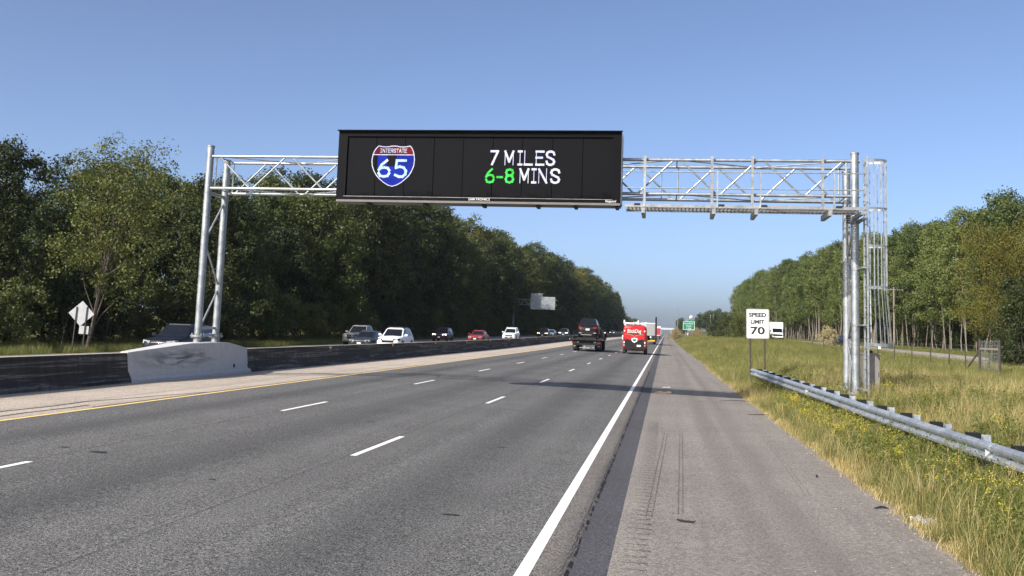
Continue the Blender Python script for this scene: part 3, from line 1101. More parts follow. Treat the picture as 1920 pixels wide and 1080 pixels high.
# ---------------------------------------------------------------- guard rail
def rail_x(y):
    return interp(y, [(2, 5.45), (8, 5.30), (15.2, 4.98), (22.8, 4.62), (30, 4.36), (38, 4.10), (46, 3.84)])
gl = thing('guardrail', 'galvanized W-beam guardrail along the grass right of the shoulder', 'guardrail', (0, 0, 0))
WP = [(.0, .155), (-.045, .135), (-.083, .105), (-.083, .065), (-.045, .03), (0, .008), (0, -.008), (-.045, -.03), (-.083, -.065), (-.083, -.105), (-.045, -.135), (0, -.155)]
ZR = .64
y0 = 1.2
k = 0
RZ = lambda y: interp(y, [(0, .52), (15, .565), (30, .62), (46, .645)])
while y0 < 45.5:
    y1 = min(y0+3.81, 46)
    rings = []
    for t in range(5):
        y = y0-.15 + (y1-y0+.15)*t/4
        rings.append([(rail_x(y)+a+(.004 if k % 2 else 0), y, RZ(y)+b) for a, b in WP] +
                     [(rail_x(y)+a+.004+(.004 if k % 2 else 0), y, RZ(y)+b) for a, b in reversed(WP)])
    MB().loft(rings).build('rail_beam', 'rail_steel', gl, 30)
    y0 = y1
    k += 1
y = 2.3
while y < 45.8:
    x = rail_x(y)
    zg = z_land(x+.3, y)
    MB().box((x+.115, y+.02, RZ(y)+.015), (.20, .14, .36)).build('block_out', 'black_plastic', gl)
    pm = MB()
    px = x+.30
    for dx in (-.07, .07):
        pm.box((px+dx, y, (RZ(y)+.17+zg-.3)/2), (.008, .10, RZ(y)+.17-zg+.3))
    pm.box((px, y, (RZ(y)+.17+zg-.3)/2), (.14, .007, RZ(y)+.168-zg+.3))
    pm.build('post', 'rail_steel', gl)
    MB().cyl((x-.005, y+.02, RZ(y)), (1, 0, 0), .016, .03, 6).build('bolt', 'dark_steel', gl)
    y += 1.905
for y in (16.4, 31.6, 44.2):
    x = rail_x(y)
    tri = [(x-.01, RZ(y)), (x-.10, RZ(y)+.055), (x-.10, RZ(y)-.055)]
    MB().prism(tri, y-.006, y+.006).build('reflector', 'sign_back_pale', gl)

# ---------------------------------------------------------------- signs
def rounded(w, h, r, n=5):
    pts = []
    for cx, cz, a0 in ((w/2-r, h/2-r, 0), (-w/2+r, h/2-r, 90), (-w/2+r, -h/2+r, 180), (w/2-r, -h/2+r, 270)):
        for k in range(n+1):
            a = R_(a0+90*k/n)
            pts.append((cx+r*math.cos(a), cz+r*math.sin(a)))
    return pts
spd = thing('speed_limit_sign', 'white SPEED LIMIT 70 sign on two dark posts behind the guardrail end', 'road sign', (4.28, 48, 0))
w, h, zc = 1.03, 1.36, 2.80
shift(MB().prism(rounded(w, h, .07), -.004, .0), (0, 0, zc)).build('panel', 'white_sign', spd)
bo = MB()
outer, inn = rounded(w-.035, h-.035, .06), rounded(w-.075, h-.075, .045)
n = len(outer)
bo.add([(x, -.0075, zc+z) for x, z in outer]+[(x, -.0075, zc+z) for x, z in inn], [(k, (k+1) % n, n+(k+1) % n, n+k) for k in range(n)])
bo.build('border', 'black_ink', spd)
for body, sz, wd, z in (('SPEED', .25, .80, .325), ('LIMIT', .25, .64, .005), ('70', .47, .66, -.475)):
    shift(text_mb(body, sz, .004, wd, 1, 0, .045 if sz < .3 else .03), (-.01, -.008, zc+z)).build('lettering', 'black_ink', spd)
for x in (-.335, .325):
    zg = z_land(4.28+x, 48)
    MB().box((x, .035, (zc+.55+zg-.2)/2), (.07, .05, zc+.55-zg+.2)).build('post', 'post_rust', spd)
# rotate a little like the photo: the panel leans very slightly
spd.rotation_euler = (0, R_(-.6), R_(2))

def at_dir(px, zc, py=615):
    """bearing of an image column near the horizon -> ground position at depth zc (used once, for laying out measured things)"""
    d = _F + _R2*((px-960)/1874.5) + _U2*((395.4-py)/1874.5)
    return (zc*d.x, zc*d.y)

# diamond warning sign seen from behind
x, y = -33.4, 53.6
dsg = thing('warning_sign', 'back of a diamond warning sign on two thin posts by the left trees', 'road sign', (x, y, z_opp(-33, y)-.1))
dm = MB().prism([(0, .73), (.73, 0), (0, -.73), (-.73, 0)], -.004, .004)
shift(dm, (0, 0, 2.35)).build('panel', 'sign_back_pale', dsg)
for px, zt in ((-.28, 2.72), (.30, 2.75)):
    MB().box((px, -.04, zt/2-.1), (.055, .05, zt+.2)).build('post', 'post_rust', dsg)
MB().box((.24, .0, 1.42), (.54, .008, .46)).build('plaque', 'sign_back_pale', dsg)
dsg.rotation_euler = (0, R_(2.0), R_(12))

# cantilever sign structure on the far carriageway
x, y = at_dir(962, 215)
zg = z_opp(-33, y)
cs = thing('cantilever_sign', 'back of a large overhead sign on a cantilever post by the left forest', 'overhead sign', (x, y, zg))
MB().tube([(0, 0, -.2), (0, 0, 8.15)], [.24, .20], 14).build('post', 'galv_dull', cs, 40)
tr = 9.3
for zz in (7.9, 6.75):
    for yy in (-.35, .35):
        MB().tube([(-.1, yy, zz), (tr, yy, zz)], .055, 8).build('chord', 'galv_dull', cs, 40)
for k in range(12):
    a, b = (7.9, 6.75) if k % 2 else (6.75, 7.9)
    for yy in (-.35, .35):
        MB().tube([(tr*k/12, yy, a), (tr*(k+1)/12, yy, b)], .035, 6).build('web_diagonal', 'galv_dull', cs, 40)
zb, z1, z2 = 5.85, 8.55, 9.25
MB().box((6.35, -.6, (zb+z1)/2), (5.3, .05, z1-zb)).build('panel', 'sign_back', cs)
MB().box((4.98, -.6, (z1+z2)/2+.01), (2.5, .05, z2-z1)).build('exit_panel', 'sign_back', cs)
for px in (4.3, 6.3, 8.4):
    MB().box((px, -.5, 7.2), (.10, .12, 2.9)).build('hanger', 'dark_steel', cs)
for zz in (6.2, 6.75, 7.5, 8.1):
    MB().box((6.35, -.64, zz), (5.2, .03, .05)).build('stiffener', 'galv_dull', cs)
for zz in (8.75, 9.0):
    MB().box((4.98, -.64, zz), (2.4, .03, .05)).build('stiffener', 'galv_dull', cs)

x, y = at_dir(1002.5, 250)
ss = thing('small_sign', 'small dark sign back at the forest edge under the overhead sign', 'road sign', (x, y, z_opp(-33, y)))
MB().box((0, 0, 2.15), (.95, .02, 1.3)).build('panel', 'sign_back', ss)
MB().box((0, .04, 1.0), (.07, .06, 2.6)).build('post', 'post_rust', ss)

# green guide sign
x, y = at_dir(1291.5, 400)
zg = z_land(x, y)
gs = thing('guide_sign', 'green guide sign reading Greenbrier Road with white border on two posts', 'road sign', (x, y, zg))
zb = 4.05-zg
MB().box((0, 0, zb+1.6), (4.6, .05, 3.2)).build('panel', 'green_sign', gs)
MB().box((1.0, 0, zb+3.2+.36), (2.5, .05, .62)).build('exit_panel', 'green_sign', gs)
bd = MB()
for xx, zz, ww, hh in ((0, .06, 4.55, .12), (0, 3.14, 4.55, .12), (-2.22, 1.6, .12, 2.96), (2.22, 1.6, .12, 2.96)):
    bd.box((xx, -.034, zb+zz), (ww, .01, hh))
bd.build('border', 'white_sign', gs)
for body, wd, zz, sz in (('Greenbrier', 3.75, 2.18, .72), ('Road', 1.85, 1.25, .72), ('1 Mile', 1.75, .42, .6)):
    shift(text_mb(body, sz, .01, wd), (0, -.036, zb+zz)).build('lettering', 'white_sign', gs)
for px in (-1.35, 1.35):
    MB().box((px, .09, (zb+3.1)/2-.2), (.22, .12, zb+3.1+.4)).build('post', 'wood_pole', gs)
x, y = at_dir(1289.5, 388)
mk = thing('mile_marker', 'small pale marker post in the grass under the green guide sign', 'marker', (x, y, z_land(x, y)))
MB().box((0, 0, .9), (.55, .02, 1.0)).build('panel', 'sign_back_pale', mk)
MB().box((0, .03, .4), (.08, .04, 1.6)).build('post', 'galv_dull', mk)

# ---------------------------------------------------------------- vehicles (local +Y is forward)
def pane(mb, q, mu, mv, t=.012, off=.004):
    """plate on the quad q (bl, br, tr, tl) inset by mu / mv fractions"""
    bl_, br_, tr_, tl_ = [Vector(p) for p in q]
    def P(u, v):
        return (bl_*(1-u)+br_*u)*(1-v) + (tl_*(1-u)+tr_*u)*v
    c = [P(mu[0], mv[0]), P(1-mu[1], mv[0]), P(1-mu[1], 1-mv[1]), P(mu[0], 1-mv[1])]
    n = (c[1]-c[0]).cross(c[3]-c[0]).normalized()
    return mb.loft([[p+n*off for p in c], [p+n*(off+t) for p in c]])

KIND = {
 # L, hw, ground clearance, hood z, belt z, roof z, cowl y, roof front y, roof rear y, rear base y, wheel r, wheelbase/2
 'suv':    dict(L=4.65, hw=.93, zb=.26, hood=1.02, belt=1.10, roof=1.70, cowl=1.05, rf=.25, rr=-1.75, rb=-2.15, wr=.36, wb=1.36, wt=.66, wbt=.82),
 'sedan':  dict(L=4.85, hw=.92, zb=.20, hood=.86, belt=.95, roof=1.45, cowl=.95, rf=.10, rr=-1.10, rb=-1.85, wr=.33, wb=1.40, wt=.60, wbt=.79),
 'pickup': dict(L=5.80, hw=1.00, zb=.36, hood=1.18, belt=1.25, roof=1.90, cowl=1.35, rf=.70, rr=-.75, rb=-.95, wr=.41, wb=1.80, wt=.68, wbt=.86),
}
def wheel(parent, x, y, r, w, side):
    t = MB()
    prof = [(w/2-.02, r*.70), (w/2, r*.80), (w/2-.02, r*.96), (w/2-.06, r), (-w/2+.06, r), (-w/2+.02, r*.96), (-w/2, r*.80), (-w/2+.02, r*.70)]
    n = 22
    vs, fs = [], []
    for k in range(n):
        a = 2*math.pi*k/n
        for px, pr in prof:
            vs.append((px*side, pr*math.cos(a), pr*math.sin(a)))
    m_ = len(prof)
    for k in range(n):
        for j in range(m_-1):
            fs.append((k*m_+j, k*m_+j+1, ((k+1) % n)*m_+j+1, ((k+1) % n)*m_+j))
    t.add(vs, fs)
    o = t.build('wheel', 'rubber', parent, 35, (x, y, r))
    rm = MB()
    rm.cyl((side*(w/2-.05), 0, 0), (1, 0, 0), r*.70, .03, 20)
    for k in range(5):
        a = 2*math.pi*k/5+.3
        rm.bar((side*(w/2-.025), 0, 0), (side*(w/2-.025), r*.66*math.cos(a), r*.66*math.sin(a)), .04, r*.16)
    rm.cyl((side*(w/2-.02), 0, 0), (1, 0, 0), r*.16, .03, 10)
    rm.build('rim', 'rim', o, 35)
    return o

def car(name, label, kind, paint, loc, rotz=math.pi, lights='head_off', roof_bar=None, grille='black_plastic', rear=False, group=None, scale=1., two_tone=None):
    p = KIND[kind]
    t = thing(name, label, 'pickup truck' if kind == 'pickup' else 'car', loc, rotz, group, scale)
    L2, hw, zb, hood, belt = p['L']/2, p['hw'], p['zb'], p['hood'], p['belt']
    zmid = zb+.30
    st = [(L2, hw*.70, zb+.10, hood-.30), (L2-.05, hw*.84, zb+.04, hood-.16), (L2-.22, hw*.945, zb, hood-.05), (L2-.6, hw*.99, zb, hood),
          (p['cowl'], hw, zb, belt-.02), (0, hw, zb, belt), (-L2+.8, hw, zb, belt+.01), (-L2+.25, hw*.97, zb+.02, belt-.01), (-L2+.08, hw*.90, zb+.08, belt-.12), (-L2, hw*.80, zb+.15, belt-.30)]
    rings = []
    for y, w, z0, z1 in st:
        zq = z0+(z1-z0)*.45
        r = [(-w*.90, y, z0), (-w*.99, y, z0+.12), (-w, y, zq), (-w*.985, y, z1-.16), (-w*.93, y, z1-.03), (-w*.72, y, z1), (0, y, z1+.035),
             (w*.72, y, z1), (w*.93, y, z1-.03), (w*.985, y, z1-.16), (w, y, zq), (w*.99, y, z0+.12), (w*.90, y, z0)]
        rings.append(r)
    MB().loft(rings).build('body', paint, t, 50)
    # greenhouse
    wt, wbt, rf, rr, rb, cowl, roof = p['wt'], p['wbt'], p['rf'], p['rr'], p['rb'], p['cowl'], p['roof']
    zc = belt-.03
    base = [(-wbt, cowl, zc-.02), (wbt, cowl, zc-.02), (wbt+.02, 0, zc), (wbt, rb, zc), (-wbt, rb, zc), (-wbt-.02, 0, zc)]
    top = [(-wt, rf, roof-.06), (wt, rf, roof-.06), (wt+.03, -.3, roof-.02), (wt, rr, roof-.06), (-wt, rr, roof-.06), (-wt-.03, -.3, roof-.02)]
    top2 = [(x*.82, y*(.9 if y > 0 else .97), z+.06) for x, y, z in top]
    c = MB().loft([base, top, top2])
    cab = c.build('cabin', paint, t, 40)
    mw = MB()
    pane(mw, [(wbt, cowl, zc-.02), (-wbt, cowl, zc-.02), (-wt, rf, roof-.06), (wt, rf, roof-.06)], (.05, .05), (.06, .06))
    mw.build('windshield', 'glass_dark', t)
    mw = MB()
    pane(mw, [(-wbt, rb, zc), (wbt, rb, zc), (wt, rr, roof-.06), (-wt, rr, roof-.06)], (.08, .08), (.12, .10))
    mw.build('rear_window', 'glass_dark', t)
    for s in (-1, 1):
        q1 = [(s*wbt, cowl, zc-.02), (s*(wbt+.02), 0, zc), (s*(wt+.03), -.3, roof-.02), (s*wt, rf, roof-.06)]
        q2 = [(s*(wbt+.02), 0, zc), (s*wbt, rb, zc), (s*wt, rr, roof-.06), (s*(wt+.03), -.3, roof-.02)]
        for q, a, b in ((q1, .14, .04), (q2, .05, .16)):
            if s < 0:
                mq = [q[1], q[0], q[3], q[2]]
                mm = (b, a)
            else:
                mq, mm = q, (a, b)
            # orient outwards
            n = (Vector(mq[1])-Vector(mq[0])).cross(Vector(mq[3])-Vector(mq[0]))
            if n.x*s < 0:
                mq = [mq[1], mq[0], mq[3], mq[2]]
                mm = (mm[1], mm[0])
            m = MB()
            pane(m, mq, mm, (.08, .12))
            m.build('side_window', 'glass_dark', t)
        mr = MB().box((s*(hw+.10), cowl-.25, belt+.08), (.20, .12, .15)).box((s*(hw-.02), cowl-.22, belt+.02), (.12, .06, .05))
        mr.build('mirror', paint, t)
        for y in (p['wb'], -p['wb']):
            MB().cyl((s*(hw-.055), y, p['wr']+.02), (1, 0, 0), p['wr']+.07, .12, 24).build('wheel_arch', 'black_plastic', t, 35)
            wheel(t, s*(hw-.10), y, p['wr'], .22, s)
        hl = MB()
        hl.loft([[(s*hw*.45, L2-.00, hood-.25), (s*hw*.45, L2-.00, hood-.15), (s*hw*.88, L2-.10, hood-.10), (s*hw*.90, L2-.10, hood-.27)],
                 [(s*hw*.45, L2-.12, hood-.25), (s*hw*.45, L2-.12, hood-.12), (s*hw*.955, L2-.30, hood-.08), (s*hw*.955, L2-.30, hood-.25)]])
        hl.build('headlight', lights, t)
        tl = MB()
        tl.loft([[(s*hw*.50, -L2-.0, belt-.26), (s*hw*.50, -L2-.0, belt-.16), (s*hw*.86, -L2+.03, belt-.08), (s*hw*.86, -L2+.03, belt-.30)],
                 [(s*hw*.50, -L2+.10, belt-.26), (s*hw*.50, -L2+.10, belt-.12), (s*hw*.955, -L2+.25, belt-.06), (s*hw*.955, -L2+.25, belt-.28)]])
        tl.build('taillight', 'tail', t)
        MB().box((s*(hw+.006), -.35, belt-.16), (.025, .18, .03)).build('door_handle', 'chrome' if kind == 'pickup' else paint, t)
    gm = MB()
    if kind == 'pickup':
        gm.box((0, L2-.0, hood-.28), (hw*.95, .06, .34))
        gb = gm.build('grille', 'black_plastic', t)
        MB().box((0, L2+.035, hood-.28), (hw*.9, .02, .05)).box((0, L2+.036, hood-.28), (.06, .022, .33)).build('grille_bar', 'chrome', t)
        MB().box((0, L2+.06, zb+.24), (hw*1.7, .18, .22)).build('bumper', 'chrome', t)
        # bed
        bd = MB()
        y0, y1 = -.98, -L2+.02
        for s in (-1, 1):
            bd.box((s*(hw-.06), (y0+y1)/2, belt+.06), (.10, y0-y1, .16))
        bd.box((0, y1+.05, belt+.06), (hw*2-.1, .08, .16))
        bd.build('bed_rail', paint, t)
    else:
        gm.box((0, L2-.005, hood-.32), (hw*.98, .07, .17))
        gm.build('grille', grille, t)
        MB().box((0, L2+.0, zb+.18), (hw*1.15, .08, .16)).build('air_intake', 'black_plastic', t)
        MB().box((0, L2-.10, zb+.04), (hw*1.7, .14, .09)).build('bumper_lip', 'black_plastic', t)
        MB().box((0, -L2+.02, zb+.20), (hw*1.62, .14, .26)).build('rear_bumper', 'black_plastic' if kind == 'suv' else paint, t)
    MB().box((0, L2+.05, zb+.27), (.32, .02, .13)).build('front_plate', 'plate', t)
    MB().box((0, -L2-.06, belt-.36), (.34, .02, .16)).build('rear_plate', 'plate', t)
    if roof_bar:
        rk = MB()
        for s in (-1, 1):
            rk.box((s*(wt-.06), -.6, roof+.05), (.05, 1.9, .05))
            for y in (.1, -.6, -1.4):
                rk.box((s*(wt-.06), y, roof+.01), (.05, .08, .06))
        for y in (-.05, -1.15):
            rk.box((0, y, roof+.09), (wt*2, .07, .04))
        rk.build('roof_rack', roof_bar, t)
    return t

def oncoming(px, zc, x=None):
    X, Y = at_dir(px, zc)
    if x is not None:
        # keep to the lane: slide along the same lane line
        Y = Y*x/X
        X = x
    return (X, Y, z_opp(X, Y)+.005)

L1, L2_, L3 = -20.6, -24.1, -27.7
GC = 'oncoming traffic beyond the median barrier'
car('parked_suv', 'x', 'suv', 'p_navy', oncoming(341, 47, L2_), math.pi, 'head_off', None).__setitem__('label', 'dark navy SUV partly hidden behind the left gantry posts')
bpy.data.objects['parked_suv'].name = 'dark_suv'
car('pickup_truck', 'grey pickup truck with a crossbar grille behind the dark sedan', 'pickup', 'p_grey', oncoming(679, 91, L3))
car('sedan', 'dark slate sedan between the grey pickup and the white crossover', 'sedan', 'p_slate', oncoming(691, 78, L2_), math.pi, 'head_off')
car('crossover', 'white crossover with black roof rack and wide black grille beside the dark sedan', 'suv', 'p_white', oncoming(743, 75, L1), math.pi, 'black_plastic', 'black_plastic')
car('suv', 'dark maroon SUV with lit headlights just ahead of the red sedan', 'suv', 'p_maroon', oncoming(831, 121, L3), math.pi, 'head_on')
car('sedan', 'red sedan between the maroon SUV and the white SUV', 'sedan', 'p_red', oncoming(898, 116, -22.0), math.pi)
car('suv', 'white SUV with pale roof rails below the overhead sign post', 'suv', 'p_white', oncoming(959, 129, L1), math.pi, 'head_off', 'p_white')
car('suv', 'black SUV with warm lit headlights behind the white SUV', 'suv', 'p_black', oncoming(1020, 168, L1), math.pi, 'head_warm')
car('sedan', 'small silver blue car half hidden behind the black SUV', 'sedan', 'p_silver', oncoming(1034, 195, L2_+.6), math.pi)
car('suv', 'dark grey SUV with lit headlights next to the tow truck deck', 'suv', 'p_slate', oncoming(1058, 196, L1), math.pi, 'head_on')
car('sedan', 'far dark car seen between the tow truck and the red van', 'sedan', 'p_black', oncoming(1131, 305, L1), math.pi, 'head_on')
car('suv', 'far pale car closest to the left side of the red van', 'suv', 'p_silver', oncoming(1148, 345, L1), math.pi, 'head_on')

# --- red and black service van
vy = 104
vx = -3.00
van = thing('service_van', 'red and black service van with white ladder rack seen from behind', 'van', (vx, vy, z_main(vx, vy)), 0, None, 1.13)
L2v = 2.95
rings = []
for y, wf, zt, zb in ((-L2v, .95, 2.44, .42), (-L2v+.05, .985, 2.50, .38), (-L2v+.4, 1.0, 2.53, .36), (1.2, 1.0, 2.53, .36), (1.75, .98, 2.45, .36), (2.35, .95, 1.62, .36), (2.85, .90, 1.30, .36), (2.95, .78, 1.05, .42)):
    w = 1.03*wf
    zz = zb+(zt-zb)*.42
    rings.append([(-w*.92, y, zb), (-w, y, zb+.15), (-w, y, zz), (-w*.955, y, zt-.32), (-w*.88, y, zt-.10), (-w*.68, y, zt-.015), (0, y, zt+.02),
                  (w*.68, y, zt-.015), (w*.88, y, zt-.10), (w*.955, y, zt-.32), (w, y, zz), (w, y, zb+.15), (w*.92, y, zb)])
MB().loft(rings).build('body', 'p_vanred', van, 50)
for s in (-1, 1):
    MB().prism([(s*.012, .98), (s*.80, .98), (s*.84, 1.25), (s*.80, 2.08), (s*.72, 2.30), (s*.012, 2.32)], -L2v-.025, -L2v+.02).build('rear_door', 'p_vanred', van)
    MB().prism([(s*.014, .62), (s*.82, .62), (s*.84, 1.26), (s*.60, 1.31), (s*.35, 1.22), (s*.014, 1.16)], -L2v-.036, -L2v-.022).build('lower_door_panel', 'black_plastic', van)
    MB().box((s*.90, -L2v-.005, 1.15), (.10, .06, .62)).build('taillight', 'tail', van)
    MB().box((s*.905, -L2v-.03, .78), (.11, .05, .14)).build('reverse_light', 'head_off', van)
    MB().box((s*.905, -L2v-.03, 1.02), (.09, .05, .14)).build('indicator', 'plate', van)
    MB().box((s*.88, -L2v-.0, 2.02), (.10, .05, .12)).build('marker_light', 'plate', van)
    for y in (-1.55, 1.95):
        MB().cyl((s*.985, y, .40), (1, 0, 0), .43, .10, 24).build('wheel_arch', 'black_plastic', van, 35)
        wheel(van, s*.92, y, .355, .24, s)
    MB().box((s*.90, -1.98, .30), (.24, .02, .36)).build('mud_flap', 'rubber', van)
    MB().box((s*1.16, 1.55, 1.42), (.22, .14, .42)).box((s*1.03, 1.58, 1.35), (.2, .06, .06)).build('mirror', 'plate' if s < 0 else 'black_plastic', van)
MB().prism([(-.95, .44), (.95, .44), (.97, .62), (-.97, .62)], -L2v-.10, -L2v+.02).build('bumper', 'black_plastic', van)
MB().box((0, -1.55, .36), (1.5, .14, .14)).box((0, -2.3, .34), (.5, .5, .12)).build('axle', 'dark_steel', van)
MB().prism([(-.28, .44), (.28, .44), (.06, .30), (-.06, .30)], -L2v-.02, -L2v+.02).build('hitch', 'dark_steel', van)
MB().box((.38, -L2v-.045, .74), (.34, .02, .16)).build('rear_plate', 'plate', van)
MB().box((0, -L2v-.0, 2.38), (.66, .05, .05)).build('brake_light', 'black_plastic', van)
shift(text_mb('BlackDog', .46, .006, 1.22, 1, .2), (-.02, -L2v-.034, 1.86)).build('lettering', 'white_sign', van)
shift(text_mb('BlackDog', .46, .004, 1.30, 1, .2, .03), (.01, -L2v-.029, 1.82)).build('lettering_shadow', 'black_plastic', van)
sw_ = MB()
pts = [(-.80, 1.80), (-.55, 1.84), (-.25, 1.74), (0, 1.64), (.25, 1.72), (.55, 1.80), (.76, 1.78)]
for (a, b), (c, d) in zip(pts, pts[1:]):
    sw_.bar((a, -L2v-.033, b), (c, -L2v-.033, d), .006, .06)
sw_.build('swoosh', 'black_plastic', van)
sw_ = MB()
for (a, b), (c, d) in zip(pts, pts[1:]):
    sw_.bar((a, -L2v-.031, b-.07), (c, -L2v-.031, d-.07), .005, .06)
sw_.build('swoosh', 'brush_tan', van)
sh = [(-.25, 1.38), (0, 1.42), (.25, 1.38), (.24, 1.16), (.12, 1.05), (0, 1.0), (-.12, 1.05), (-.24, 1.16)]
MB().prism(sh, -L2v-.048, -L2v-.038).build('emblem', 'white_sign', van)
MB().prism([(x*.6, 1.22+(z-1.22)*.6) for x, z in sh], -L2v-.055, -L2v-.049).build('emblem_field', 'green_sign', van)
rk = MB()
for y in (-2.7, -1.2, .5):
    rk.box((0, y, 2.66), (1.92, .07, .06))
    for s in (-1, 1):
        rk.box((s*.90, y, 2.58), (.06, .07, .16))
        rk.box((s*.95, y, 2.74), (.05, .07, .18))
rk.box((-.93, -.9, 2.68), (.05, 4.2, .05)).box((.93, -.9, 2.68), (.05, 4.2, .05))
rk.box((-.93, -2.72, 2.86), (.09, .06, .22)).box((.30, -2.72, 2.82), (.12, .06, .26)).box((.18, -2.72, 2.76), (.10, .06, .12))
rk.box((0, -2.76, 2.69), (1.95, .06, .12))
rk.build('roof_rack', 'p_white', van)
ld = thing('ladder', 'white extension ladder strapped on the van roof rack', 'ladder', (vx+.15, vy-.6, z_main(vx, vy)+2.70*1.13+.03), 0, None, 1.13)
for s in (-1, 1):
    MB().box((s*.22, 0, .05), (.05, 5.0, .09)).build('side_rail', 'p_white', ld)
for k in range(15):
    MB().box((0, -2.3+k*.32, .05), (.44, .03, .03)).build('rung', 'p_white', ld)

# --- flatbed tow truck with an SUV on its deck
tx, ty = -7.75, 101.0
sc_ = 1.20
tow = thing('tow_truck', 'black flatbed tow truck carrying an SUV in the middle lane', 'tow truck', (tx, ty, z_main(tx, ty)), 0, None, sc_)
dk = MB()
dk.box((0, 2.6, .98), (2.50, 6.6, .12))
dk.build('deck', 'dark_steel', tow)
for s in (-1, 1):
    MB().box((s*1.27, 2.6, 1.06), (.06, 6.6, .16)).build('side_rail', 'dark_steel', tow)
    MB().box((s*1.20, -.66, 1.02), (.30, .14, .22)).build('deck_corner', 'dark_steel', tow)
    MB().box((s*1.02, -.40, .74), (.34, .12, .16)).build('taillight', 'tail', tow)
    MB().box((s*.70, -.44, .76), (.18, .06, .10)).build('work_light', 'head_off', tow)
    for k in (0, 1):
        wheel(tow, s*(1.06-.28*k), .85, .48, .25, s)
    MB().box((s*.92, .18, .50), (.52, .02, .62)).build('mud_flap', 'dark_steel', tow)
    MB().box((s*1.0, .10, .42), (.22, .02, .10)).build('mud_flap_plate', 'galv_dull', tow)
    MB().box((s*1.12, 2.9, .66), (.40, 1.6, .50)).build('tool_box', 'black_cab', tow)
    MB().box((s*1.2, 6.5, 1.35), (.2, .12, .35)).build('mirror', 'black_plastic', tow)
    wheel(tow, s*1.02, 6.0, .48, .27, s)
MB().box((.0, 3.2, .70), (.85, 7.0, .26)).build('chassis', 'dark_steel', tow)
MB().box((0, -.36, .70), (2.3, .10, .34)).build('tail_board', 'black_plastic', tow)
MB().box((0, -.60, .98), (2.85, .10, .10)).build('deck_tail', 'galv_dull', tow)
MB().box((-.12, -.62, .30), (.85, .10, .07)).box((-.12, -.35, .38), (.18, .6, .14)).build('wheel_lift', 'galv_dull', tow)
MB().loft([[(-1.0, 5.6, .55), (1.0, 5.6, .55), (.95, 5.6, 1.75), (-.95, 5.6, 1.75)], [(-1.05, 5.7, .5), (1.05, 5.7, .5), (.95, 5.7, 1.85), (-.95, 5.7, 1.85)],
           [(-1.05, 6.9, .5), (1.05, 6.9, .5), (.92, 6.6, 1.85), (-.92, 6.6, 1.85)], [(-1.0, 7.9, .5), (1.0, 7.9, .5), (.95, 7.8, 1.2), (-.95, 7.8, 1.2)]]).build('cab', 'p_black', tow, 40)
MB().box((0, 5.62, 1.45), (1.5, .06, .45)).build('rear_window', 'glass_dark', tow)
MB().box((0, -.52, 1.10), (1.6, .04, .10)).box((.4, -.54, 1.12), (.06, .03, .12)).box((-.1, -.54, 1.12), (.06, .03, .12)).build('winch_lights', 'dark_steel', tow)
towed = car('towed_suv', 'black SUV strapped on the tow truck deck, seen from behind', 'suv', 'p_black', (tx+.06, ty+2.3*sc_-.2, z_main(tx, ty)+1.13*sc_), 0, 'head_off', None, scale=1.10)
MB().box((-.12, -.0, .26), (1.0, .03, .05)).build('bumper_trim', 'chrome', towed, None, (0, -2.40, 0))
for s in (-1, 1):
    MB().box((s*.66, -2.37, .42), (.26, .04, .07)).build('reflector', 'head_off', towed)
st = thing('strap', 'pale tie-down strap over the rear corner of the towed SUV', 'strap', (tx+1.05, ty+.2, z_main(tx, ty)+1.15*sc_))
MB().bar((0, .15, 0), (.08, .3, 1.0), .06, .012).build('webbing', 'galv_dull', st)

# --- lorry with grey box trailer, right lane further on
gx_, gy_ = -3.05, 192
lor = thing('box_trailer', 'grey corrugated trailer with tall dark stack ahead of the red van', 'truck', (gx_, gy_, z_main(gx_, gy_)), 0, None, 1.08)
MB().box((0, 3.5, 2.55), (2.5, 8.0, 2.1)).build('box', 'trailer_grey', lor)
m = MB()
for k in range(13):
    m.box((-1.15+k*.19, -.53, 2.5), (.05, .04, 1.85))
m.build('rib', 'galv_dull', lor)
MB().box((0, -.52, 3.62), (2.62, .12, .14)).build('top_rail', 'p_white', lor)
MB().box((0, -.48, 1.42), (2.5, .10, .16)).box((0, 3.5, 1.32), (.9, 7.5, .25)).build('frame', 'dark_steel', lor)
MB().tube([(1.22, -.75, .45), (1.22, -.75, 4.5), (1.28, -.75, 4.75)], [.16, .16, .13], 10).build('stack', 'dark_steel', lor, 40)
MB().box((.5, -.6, .62), (1.3, .10, .22)).build('bumper', 'amber', lor)
MB().box((.2, -.58, 1.25), (.5, .06, .28)).build('light_bar', 'plate', lor)
for s in (-1, 1):
    for y in (.6, 1.8):
        for k in (0, 1):
            wheel(lor, s*(1.08-.28*k), y, .50, .26, s)
    MB().box((s*.95, -.1, .62), (.55, .02, .7)).build('mud_flap', 'rubber', lor)
MB().box((0, 9.2, 1.9), (2.4, 2.2, 2.6)).build('cab', 'p_white', lor)
# --- red trailer far ahead
rx_, ry_ = -3.2, 400
lr = thing('semi_trailer', 'small red trailer far ahead at the end of the white edge line', 'truck', (rx_, ry_, z_main(rx_, ry_)), 0)
MB().box((0, 6, 2.75), (2.55, 13, 2.7)).build('box', 'trailer_red', lr)
MB().box((0, -.55, 1.28), (2.5, .14, .20)).build('frame', 'p_white', lr)
MB().box((.7, 12.5, 3.3), (1.3, 2.4, 3.3)).build('cab', 'p_white', lr)
MB().box((0, 3, 1.0), (1.0, 6, .3)).build('chassis', 'dark_steel', lr)
for s in (-1, 1):
    for y in (.8, 2.0):
        wheel(lr, s*1.1, y, .50, .5, s)

